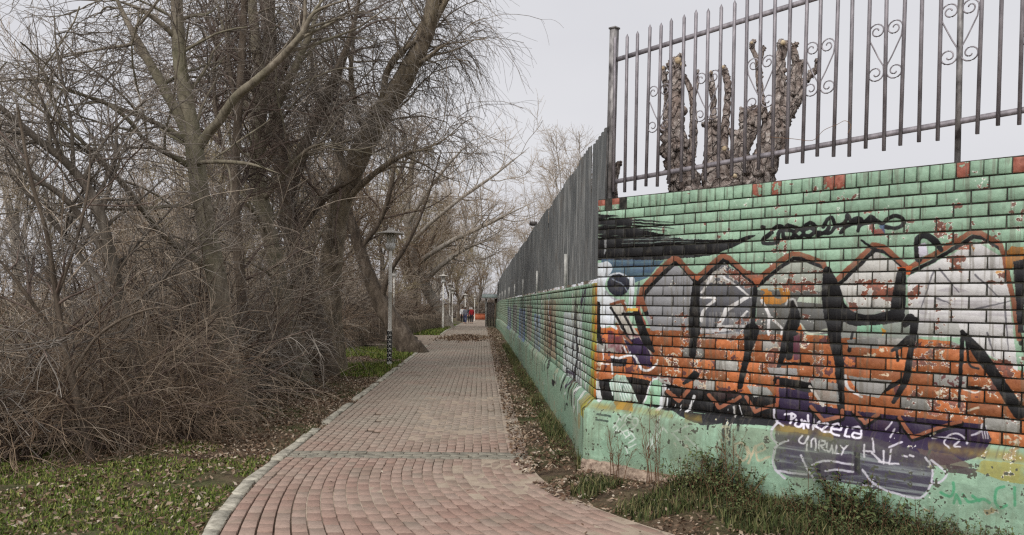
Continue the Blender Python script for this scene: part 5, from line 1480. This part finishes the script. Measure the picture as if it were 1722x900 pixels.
# ------------------------------------------------------------------ far end: low orange wall, gateway, pole on the screen
simple('orange_brick', (158, 84, 56), (190, 112, 80), 3, .9, .2, kind='Position')
pw = at(806.5, 538, 119); zw = float(gz(pw[0], 119))
lw = thing('low_wall', 'low orange brick wall across the far end of the path', 'wall', (pw[0], 119, zw))
b = MB(); b.box((0, 0, .42), (1.7, .25, .88)); obj('body', b.mesh('body'), 'orange_brick', lw)
b = MB(); b.box((0, 0, .90), (1.8, .34, .07)); obj('coping', b.mesh('coping'), 'raw_brick', lw)
pgx = at(826, 540, 63.5); zg = float(gz(pgx[0], 63.5))
gate = thing('gateway', 'dark gateway with small grey canopy at the end of the long green wall', 'gate', (pgx[0], 63.5, zg), .04)
simple('gate_paint', (70, 66, 66), (108, 102, 98), 6, .7, .2); simple('canopy_grey', (120, 132, 126), (156, 166, 160), 5, .7, .2)
for x, w in ((-.42, .12), (.35, .2)):
    b = MB(); b.box((x, 0, 1.05), (w, w, 2.3)); b.box((x, 0, 2.23), (w + .06, w + .06, .06)); obj('post', b.mesh('post'), 'pale_post' if x < 0 else 'old_wood', gate)
for k in range(5):
    b = MB(); b.box((-.30 + k * .12, .0, 1.0), (.09, .04, 1.9)); obj('board', b.mesh('board'), 'gate_paint', gate)
b = MB(); b.add([[-.75, -.5, 2.3], [.6, -.5, 2.3], [.6, .6, 2.55], [-.75, .6, 2.55], [-.75, -.5, 2.36], [.6, -.5, 2.36], [.6, .6, 2.61], [-.75, .6, 2.61]], MB.BOXQ); obj('canopy', b.mesh('canopy'), 'canopy_grey', gate)
fl = C0 + DL * 13.0 + np.array([.25, 0, 0])
pole = thing('floodlight_pole', 'small floodlight on a thin pole above the corrugated screen', 'light', (fl[0], fl[1], float(gz(fl[0], fl[1]))))
b = MB(); b.tube([(0, 0, -.1), (0, 0, 3.72)], .022, 8); obj('pole', b.mesh('pole', True), 'galvanised', pole)
b = MB(); b.box((-.08, -.05, 3.76), (.2, .1, .09)); b.box((.1, -.05, 3.74), (.1, .08, .07)); b.box((0, 0, 3.71), (.3, .03, .02)); obj('lamp_head', b.mesh('lamp_head'), 'gate_paint', pole)

# ------------------------------------------------------------------ people
def skin_obj(name, joints, edges, radii, mat, parent, root=0, sub=2):
    me = bpy.data.meshes.new(name); me.from_pydata([tuple(j) for j in joints], edges, []); me.update()
    o = obj(name, me, mat, parent)
    m = o.modifiers.new('skin', 'SKIN'); m.use_smooth_shade = True
    for i, v in enumerate(me.skin_vertices[0].data):
        r = radii[i]; v.radius = (r, r) if np.isscalar(r) else r; v.use_root = (i == root)
    s = o.modifiers.new('sub', 'SUBSURF'); s.levels = sub; s.render_levels = sub
    return o
simple('skin', (196, 150, 124), (212, 168, 142), 8, .6, 0)
for nm, c1, c2 in (('cloth_red', (120, 22, 30), (160, 36, 44)), ('cloth_white', (196, 194, 190), (226, 224, 220)), ('cloth_grey', (84, 84, 92), (130, 130, 138)), ('cloth_dark', (32, 32, 38), (52, 50, 58)), ('jeans', (46, 54, 84), (74, 82, 116)), ('hair_dark', (36, 28, 24), (60, 48, 40)), ('hair_grey', (180, 176, 170), (214, 210, 204)), ('shoe', (30, 28, 28), (60, 56, 54))):
    simple(nm, c1, c2, 12, .85, .2)
def person(px, Y, label, top, legs, hair, h=1.7, st=.26, rz=0.0, arm=.12):
    x = at(px, 540, Y)[0]; z = float(gz(x, Y)) + .03
    r = thing('person', label, 'person', (x, Y, z), rz, None)
    k = h / 1.7
    J = lambda *a: np.array(a) * k
    # walking pose: left foot ahead (towards the camera, -y), right behind
    hipL, hipR = J(.09, 0, .90), J(-.09, 0, .90)
    kneeL, kneeR = J(.10, -st * .65, .50), J(-.10, .04, .49)
    ankL, ankR = J(.10, -st, .09), J(-.10, st * 1.1, .13)
    toeL, toeR = J(.11, -st - .17, .045), J(-.11, st * 1.1 - .15, .04)
    pel, wai, che, nek, hed, top_ = J(0, 0, .95), J(0, 0, 1.12), J(0, .01, 1.33), J(0, .01, 1.47), J(0, -.01, 1.56), J(0, -.01, 1.655)
    shL, shR = J(.17, .01, 1.40), J(-.17, .01, 1.40)
    elL, elR = J(.235, arm, 1.13), J(-.235, -arm * .6, 1.13)
    wrL, wrR = J(.22, arm * .6 - .1, .90), J(-.22, -arm * 2 - .06, .92)
    haL, haR = J(.215, arm * .3 - .12, .81), J(-.21, -arm * 2 - .10, .83)
    joints = [pel, wai, che, nek, hed, top_, hipL, kneeL, ankL, toeL, hipR, kneeR, ankR, toeR, shL, elL, wrL, haL, shR, elR, wrR, haR]
    E = [(0, 1), (1, 2), (2, 3), (3, 4), (4, 5), (0, 6), (6, 7), (7, 8), (8, 9), (0, 10), (10, 11), (11, 12), (12, 13), (2, 14), (14, 15), (15, 16), (16, 17), (2, 18), (18, 19), (19, 20), (20, 21)]
    R = [.12, .11, .13, .055, .085, .06, .085, .058, .042, .03, .085, .058, .042, .03, .06, .045, .032, .035, .06, .045, .032, .035]
    body = skin_obj('body', joints, E, [q * k for q in R], 'skin', r)
    for (w_, s_) in ((haL, 1), (haR, -1)):
        for i in range(5):
            b = MB(); dx = (i - 2) * .016
            b.tube([w_ + J(0, dx, .0), w_ + J(-.006 * s_, dx, -.045), w_ + J(-.018 * s_, dx - .004, -.08 + .006 * abs(i - 2))] if i else [w_ + J(0, -.03, .02), w_ + J(-.01 * s_, -.055, -.01), w_ + J(-.015 * s_, -.06, -.035)], [.009 * k, .0085 * k, .007 * k], 5)
            obj('finger', b.mesh('finger', True), 'skin', body)
    b = MB(); rg = np.random.default_rng(3)
    b.blob(J(0, .012, 1.60), (.098 * k, .108 * k, .108 * k), rg, .05, 12, 8); b.blob(J(0, .07, 1.55), (.085 * k, .06 * k, .10 * k), rg, .05, 10, 7)
    obj('hair', b.mesh('hair', True), hair, r)
    b = MB(); b.blob(J(0, -.108, 1.555), (.014 * k, .02 * k, .022 * k), rg, .05, 8, 6); obj('nose', b.mesh('nose', True), 'skin', body)
    for sx in (-1, 1):
        b = MB(); b.blob(J(sx * .034, -.088, 1.575), (.012 * k, .008 * k, .007 * k), rg, .02, 8, 5); obj('eye', b.mesh('eye', True), 'hair_dark', body)
        b = MB(); b.blob(J(sx * .088, .0, 1.56), (.012 * k, .022 * k, .03 * k), rg, .02, 8, 5); obj('ear', b.mesh('ear', True), 'skin', body)
    b = MB(); b.blob(J(0, -.088, 1.515), (.024 * k, .008 * k, .006 * k), rg, .02, 8, 5); obj('mouth', b.mesh('mouth', True), 'raw_brick', body)
    skin_obj('jacket', [J(0, 0, .86), wai, che, J(0, .01, 1.43), shL, elL, wrL, shR, elR, wrR], [(0, 1), (1, 2), (2, 3), (2, 4), (4, 5), (5, 6), (2, 7), (7, 8), (8, 9)], [q * k for q in (.165, .15, .165, .085, .085, .066, .052, .085, .066, .052)], top, r, 1)
    skin_obj('trousers', [J(0, 0, .93), hipL, kneeL, ankL + J(0, 0, .02), hipR, kneeR, ankR + J(0, 0, .02)], [(0, 1), (1, 2), (2, 3), (0, 4), (4, 5), (5, 6)], [q * k for q in (.14, .11, .08, .065, .11, .08, .065)], legs, r)
    for a_, t_ in ((ankL, toeL), (ankR, toeR)):
        skin_obj('shoe', [a_ + J(0, .03, -.04), .5 * (a_ + t_) + J(0, 0, -.015), t_], [(0, 1), (1, 2)], [q * k for q in (.05, .05, .042)], 'shoe', r)
    return r
person(777.5, 84, 'walker in a white top with dark trousers', 'cloth_white', 'cloth_dark', 'hair_dark', 1.72, .22, .15)
person(782.5, 80, 'walker in a grey top and blue jeans', 'cloth_grey', 'jeans', 'hair_dark', 1.66, .28, -.1)
person(790, 85, 'walker in a dark coat beside the one in red', 'cloth_dark', 'cloth_dark', 'hair_grey', 1.68, .2, .1)
person(793, 83, 'walker in a dark red jacket', 'cloth_red', 'cloth_dark', 'hair_grey', 1.66, .22, -.05)

# ------------------------------------------------------------------ grass, leaves, weeds
def colmat(name, cols, scale=26, rough=.8, spec=.25, trans=0):
    t = NT(name)
    ri = t.n('NewGeometry').outputs['Random Per Island']
    c = t.ramp(ri, [(i / (len(cols) - 1), lin(q)) for i, q in enumerate(cols)])
    return t.done(c, rough, 0, spec)
colmat('grass_blade', [(60, 72, 28), (88, 108, 42), (112, 130, 56), (140, 134, 80), (76, 94, 38)])
colmat('grass_dark', [(42, 48, 28), (62, 72, 38), (82, 90, 50), (122, 112, 78), (54, 62, 34)])
colmat('dry_leaf', [(64, 48, 37), (96, 74, 57), (126, 104, 84), (160, 142, 122), (82, 61, 46), (112, 89, 71), (190, 178, 160)])
colmat('weed_leaf', [(36, 46, 28), (58, 70, 40), (82, 94, 56), (106, 114, 74), (48, 58, 32)])
lr = np.random.default_rng(99)
def blades(name, pts, hgt, label=None, mat='grass_blade', width=.006, lean=.5):
    N = len(pts)
    h = hgt[0] + (hgt[1] - hgt[0]) * lr.random(N) ** 1.5
    a = lr.random(N) * 2 * math.pi
    w = width * (.7 + .6 * lr.random(N))
    side = np.stack([np.cos(a), np.sin(a), np.zeros(N)], 1) * w[:, None]
    ln = np.stack([-np.sin(a), np.cos(a), np.zeros(N)], 1) * (lean * h * lr.normal(0, 1, N))[:, None]
    mid = pts + np.stack([np.zeros(N), np.zeros(N), h * .55], 1) + ln * .3
    tip = pts + np.stack([np.zeros(N), np.zeros(N), h], 1) + ln
    V = np.stack([pts - side, pts + side, mid + side * .75, mid - side * .75, tip], 1).reshape(-1, 3)
    i = np.arange(N) * 5
    Q = np.stack([i, i + 1, i + 2, i + 3], 1); T = np.stack([i + 3, i + 2, i + 4], 1)
    o = obj(name, mk_mesh(name, V, [Q, T]), mat)
    return tag(o, label, 'grass', kind='stuff')
def leaves(name, pts, size, label, tilt=.5, mat='dry_leaf', cat='leaves'):
    N = len(pts)
    a = lr.random(N) * 2 * math.pi; L = size[0] + (size[1] - size[0]) * lr.random(N) ** 1.6; w = L * (.35 + .3 * lr.random(N))
    ax = np.stack([np.cos(a), np.sin(a), tilt * lr.normal(0, 1, N)], 1); ax = norm(ax)
    up = norm(np.stack([tilt * lr.normal(0, 1, N), tilt * lr.normal(0, 1, N), np.ones(N)], 1))
    sd = norm(np.cross(up, ax)); up = np.cross(ax, sd)
    fold = (.15 + .5 * lr.random(N))[:, None] * w[:, None] * up
    l_, w_ = L[:, None], w[:, None]
    c = pts + np.array([0, 0, .004]) + up * (.006)
    V = np.stack([c - ax * l_ * .5, c + ax * l_ * .5 + up * l_ * .12, c + sd * w_ * .5 + fold * .5 - ax * l_ * .05, c - sd * w_ * .5 + fold * .5 - ax * l_ * .05], 1).reshape(-1, 3)
    i = np.arange(N) * 4
    T = np.concatenate([np.stack([i, i + 1, i + 2], 1), np.stack([i + 1, i, i + 3], 1)])
    o = obj(name, mk_mesh(name, V, T), mat)
    return tag(o, label, cat, kind='stuff')
def onground(x, y, dz=0.0): return np.stack([x, y, gz(x, y) + dz], 1)
def patchy(x, y, sc, thr, seed):
    return (np.sin(x * sc + seed) + np.sin(y * sc * 1.3 + seed * 2) + np.sin((x + y) * sc * .7 + seed * 3) + np.sin((x - y) * sc * 1.9 + seed)) / 4 > thr
# left lawn by the path
x = -7.5 + 5.6 * lr.random(70000); y = 4.2 + 6.0 * lr.random(70000) ** 1.2
k = (x < XL(y) - .16) & (x > -7) & (y < 8.9 + .25 * np.sin(x * 3)) & (patchy(x, y, 2.1, .08, 1.3) | patchy(x, y, 5.3, .22, 2.2) | (y > 7.2) & (y < 8.2) & (x < -2.9) & patchy(x, y, 3.3, -.3, .4)) & ~((x > -3.2) & (y > 8.4))
blades('grass', onground(x[k], y[k]), (.012, .045), 'short mossy grass on the lawn between path and thicket')
x = XL(20) - .2 - 2.2 * lr.random(16000); y = 17.5 + 12 * lr.random(16000); x = XL(y) - .15 - 2.4 * lr.random(16000)
k = patchy(x, y, 1.4, -.3, 4)
blades('grass', onground(x[k], y[k]), (.03, .13), 'green grass round the foot of the scribbled lamp', width=.012)
y = 41 + 30 * lr.random(7000); x = XL(y) - .2 - 1.3 * lr.random(7000)
blades('grass', onground(x, y), (.05, .16), 'grass strip along the kerb under the far lamps', width=.03)
# right: bed between path and mural wall
s = .3 + 4.9 * lr.random(30000); dd = PO + .03 + 1.5 * lr.random(30000) ** 1.1
p = C0 + s[:, None] * DR + dd[:, None] * NR
k = (p[:, 0] > XR(p[:, 1]) + .10) & ((s > 1.3) | (dd > .55)) & (patchy(p[:, 0], p[:, 1], 3.1, -.1, 7) | (s > 1.9) & (s < 3.3) & (dd < .7))
blades('grass', onground(p[k, 0], p[k, 1]), (.02, .12), 'coarse grass in the bed below the graffiti wall', 'grass_dark', width=.006, lean=.7)
y = 8.0 + 24 * lr.random(9000) ** 1.2; x = C0[0] - .0378 * (y - 8.1) - PO - .03 - .22 * lr.random(9000) ** 1.5
k = patchy(x * 3, y, 1.7, -.1, 2)
blades('grass', onground(x[k], y[k]), (.05, .20), 'tufts of grass along the foot of the long green wall', 'grass_dark', width=.007)
# fallen leaves
y = 4.5 + 24 * lr.random(30000) ** 1.25; x = XL(y) + .05 - 3.6 * lr.random(30000) ** 1.1
k = patchy(x, y, 1.9, -.35, 9) & ~((y < 8.2) & (lr.random(30000) < .2))
leaves('leaf_litter', onground(x[k], y[k], .01), (.025, .07), 'fallen brown leaves under the thicket beside the kerb')
y = 8.3 + 12 * lr.random(14000); x = XL(y) + .03 - 2.5 * lr.random(14000) ** 1.15
leaves('leaf_litter', onground(x, y, .01), (.022, .06), 'thick drift of dead leaves between the kerb and the thicket', .7)
y = 6.6 + 52 * lr.random(15000) ** 1.35; wl = C0[0] - .0378 * (y - 8.1) - PO
x = np.minimum(wl, XR(y) + .9) - (np.minimum(wl, XR(y) + .9) - XR(y) + .16) * lr.random(15000) ** .8
x = np.where(y < 8, XR(y) + .7 * lr.random(15000) - .12, x)
k = patchy(x, y, 2.6, -.5, 3) & (x < wl - .02)
leaves('leaf_litter', onground(x[k], y[k], .032), (.025, .075), 'fallen leaves and dirt along the foot of the long green wall')
n = 3600; u = lr.normal(0, 1, (n, 2)); x = -2.15 + .55 * u[:, 0]; y = 37.5 + 1.5 * u[:, 1]
hz = .16 * np.exp(-((x + 2.15) / .6) ** 2 - ((y - 37.5) / 1.6) ** 2) * lr.random(n)
leaves('leaf_heap', onground(x, y, .035) + np.stack([0 * hz, 0 * hz, hz], 1), (.05, .14), 'heap of swept brown leaves lying on the path', .8)
y = 5.5 + 22 * lr.random(420); x = XL(y) + (XR(y) - XL(y)) * lr.random(420)
leaves('leaf_litter', onground(x, y, .04), (.02, .05), 'a few stray leaves scattered over the brick path', .3)
s = .1 + 4.6 * lr.random(3600); dd = PO + .05 + 1.4 * lr.random(3600)
p = C0 + s[:, None] * DR + dd[:, None] * NR
k = (p[:, 0] > XR(p[:, 1]) - .15)
leaves('leaf_litter', onground(p[k, 0], p[k, 1], .012), (.025, .06), 'dead leaves caught in the bed below the graffiti wall')
# leafy weeds
def weed_mesh(seed, n, h, sp, leaf):
    rg = np.random.default_rng(seed)
    P = np.empty((n, 6, 3)); P[:, 0] = np.stack([sp * .45 * rg.normal(0, 1, n), sp * .45 * rg.normal(0, 1, n), np.zeros(n) - .02], 1)
    d = norm(np.stack([.35 * rg.normal(0, 1, n), .35 * rg.normal(0, 1, n), np.ones(n)], 1)); L = h * (.5 + .6 * rg.random(n))
    for k in range(1, 6):
        d = norm(d + .12 * rg.normal(0, 1, (n, 3))); P[:, k] = P[:, k - 1] + d * (L / 5)[:, None]
    R = np.full((n, 6), .0028) * np.linspace(1, .5, 6)
    ms_ = mk_mesh('stems', *tubes(P, R, 4))
    m = n * 16; i = rg.integers(0, n, m); u = (.12 + .88 * rg.random(m)) * 5 * .999; j = u.astype(int); f = (u - j)[:, None]
    c = P[i, j] * (1 - f) + P[i, j + 1] * f
    a = rg.random(m) * 6.28; ax = norm(np.stack([np.cos(a), np.sin(a), .5 * rg.normal(0, 1, m) + .1], 1))
    Lf = leaf * (.6 + .8 * rg.random(m))[:, None]; sd = norm(np.cross(ax, np.array([0, 0, 1.0]))); up = np.cross(sd, ax)
    V = np.stack([c, c + ax * Lf * .5 + sd * Lf * .28 + up * Lf * .08, c + ax * Lf - up * Lf * .12, c + ax * Lf * .5 - sd * Lf * .28 + up * Lf * .08, c + ax * Lf * .5], 1).reshape(-1, 3)
    k = np.arange(m) * 5
    T = np.concatenate([np.stack([k, k + 1, k + 4], 1), np.stack([k + 1, k + 2, k + 4], 1), np.stack([k + 2, k + 3, k + 4], 1), np.stack([k + 3, k, k + 4], 1)])
    return ms_, mk_mesh('leaves', V, T)
WM = [weed_mesh(61, 34, .30, .20, .034), weed_mesh(62, 44, .24, .24, .028), weed_mesh(63, 26, .40, .18, .038)]
for a_, b_ in WM: a_.materials.append(M['dry_stem']); b_.materials.append(M['weed_leaf'])
def weed(kind, s, d, sc, label, group=None):
    p = C0 + s * DR + d * NR
    sc *= 1.05
    r = thing('weed_plant', label, 'plant', (p[0], p[1], float(gz(p[0], p[1]))), lr.random() * 6.28, group); r.scale = (sc, sc, sc)
    obj('stems', WM[kind][0], None, r); obj('foliage', WM[kind][1], None, r)
for kind, s, d, sc in ((2, 1.52, .28, 1.05), (1, 1.62, .36, 1.1), (0, 1.72, .28, 1.0), (1, 1.46, .55, 1.0), (1, 1.85, .48, .9), (2, 2.52, .24, 1.15), (0, 2.66, .30, 1.15), (2, 2.78, .24, 1.1), (1, 2.62, .46, 1.1), (0, 2.92, .30, 1.05), (1, 2.42, .34, .9), (0, 3.10, .26, .95), (1, 2.22, .36, .75), (2, 2.30, .28, .7), (1, 3.28, .30, .8), (0, 3.5, .28, .7), (1, 2.0, .7, .8), (1, 2.85, .62, .8), (0, 3.7, .3, .7)):
    lm = 'the black drips' if s < 1.95 else 'the white PUNKZELA tag' if s < 2.45 else 'the shaded purple blob' if s < 3.2 else 'the faint green letters'
    wh = 'against the plinth under' if d < .30 else 'a hand away from the plinth under' if d < .42 else 'out towards the path from'
    weed(kind, s, d, sc, ['bushy green weed', 'low leafy weed', 'tall leafy weed'][kind] + f' {wh} {lm}', 'green weeds below the graffiti wall')
for s in np.arange(.4, 15, .62):
    p = C0 + s * DL; kx = p[0] - PO - .10 - .08 * lr.random(); sc = .45 + .4 * lr.random()
    r = thing('weed_plant', 'small green weed growing at the foot of the long green wall', 'plant', (kx, p[1], 0), lr.random() * 6.28, 'weeds along the long wall'); r.scale = (sc, sc, sc)
    kk = lr.integers(3); obj('stems', WM[kk][0], None, r); obj('foliage', WM[kk][1], None, r)
# dead stalks
def stalk(px, tops, label, d):
    """bundle of dry stems whose tips show at the given pixels, standing d metres out from the wall"""
    o_ = C0 + d * NR
    def plane(px, py):
        r_ = ray(px, py); A_ = np.array([[r_[0], -DR[0]], [r_[1], -DR[1]]]); tt, s = np.linalg.solve(A_, o_[:2] - EYE[:2]); return EYE + tt * r_
    g0 = plane(*px); g0[2] = float(gz(g0[0], g0[1]))
    r = thing('dry_weed', label, 'plant', tuple(g0))
    P, R = [], []
    for (x, y) in tops:
        tip = plane(x, y) - g0 + lr.normal(0, .03, 3); st_ = np.array([tip[0] * .35, tip[1] * .35, -.03]) + lr.normal(0, .02, 3); st_[2] = -.03
        u = np.linspace(0, 1, 8)[:, None]
        P.append(st_ + (tip - st_) * u + np.array([tip[0], tip[1], 0]) * (-.12) * np.sin(u * math.pi) + lr.normal(0, .006, (8, 3)) * u); R.append(np.linspace(.0042, .0018, 8))
    P, R = np.array(P), np.array(R)
    part_tubes('stems', [(P, R, 5)], 'dry_stem', r, np.zeros(3))
    s1 = spawn(P, R, 11 * len(P), lr, .3, 1, 40, 15, (.05, .2), 4, .15, .1, (.0022, .0012), .8)
    part_tubes('side_shoots', [(*s1, 3)], 'dry_stem', r, np.zeros(3))
stalk((1098, 800), [(1080, 690), (1092, 655), (1104, 690), (1112, 705), (1118, 720), (1085, 725), (1124, 745), (1070, 740)], 'bundle of tall dry stalks standing before the corner graffiti', .34)
stalk((1038, 800), [(1028, 716), (1034, 712), (1044, 735), (1024, 745), (1052, 750), (1066, 748)], 'loose row of thin dry stalks at the corner of the green plinth', .30)
stalk((1232, 790), [(1216, 720), (1226, 712), (1222, 735), (1236, 728), (1204, 748), (1190, 770), (1182, 770), (1244, 740)], 'fan of dry stalks rising from the leafy weeds by the black drips', .22)
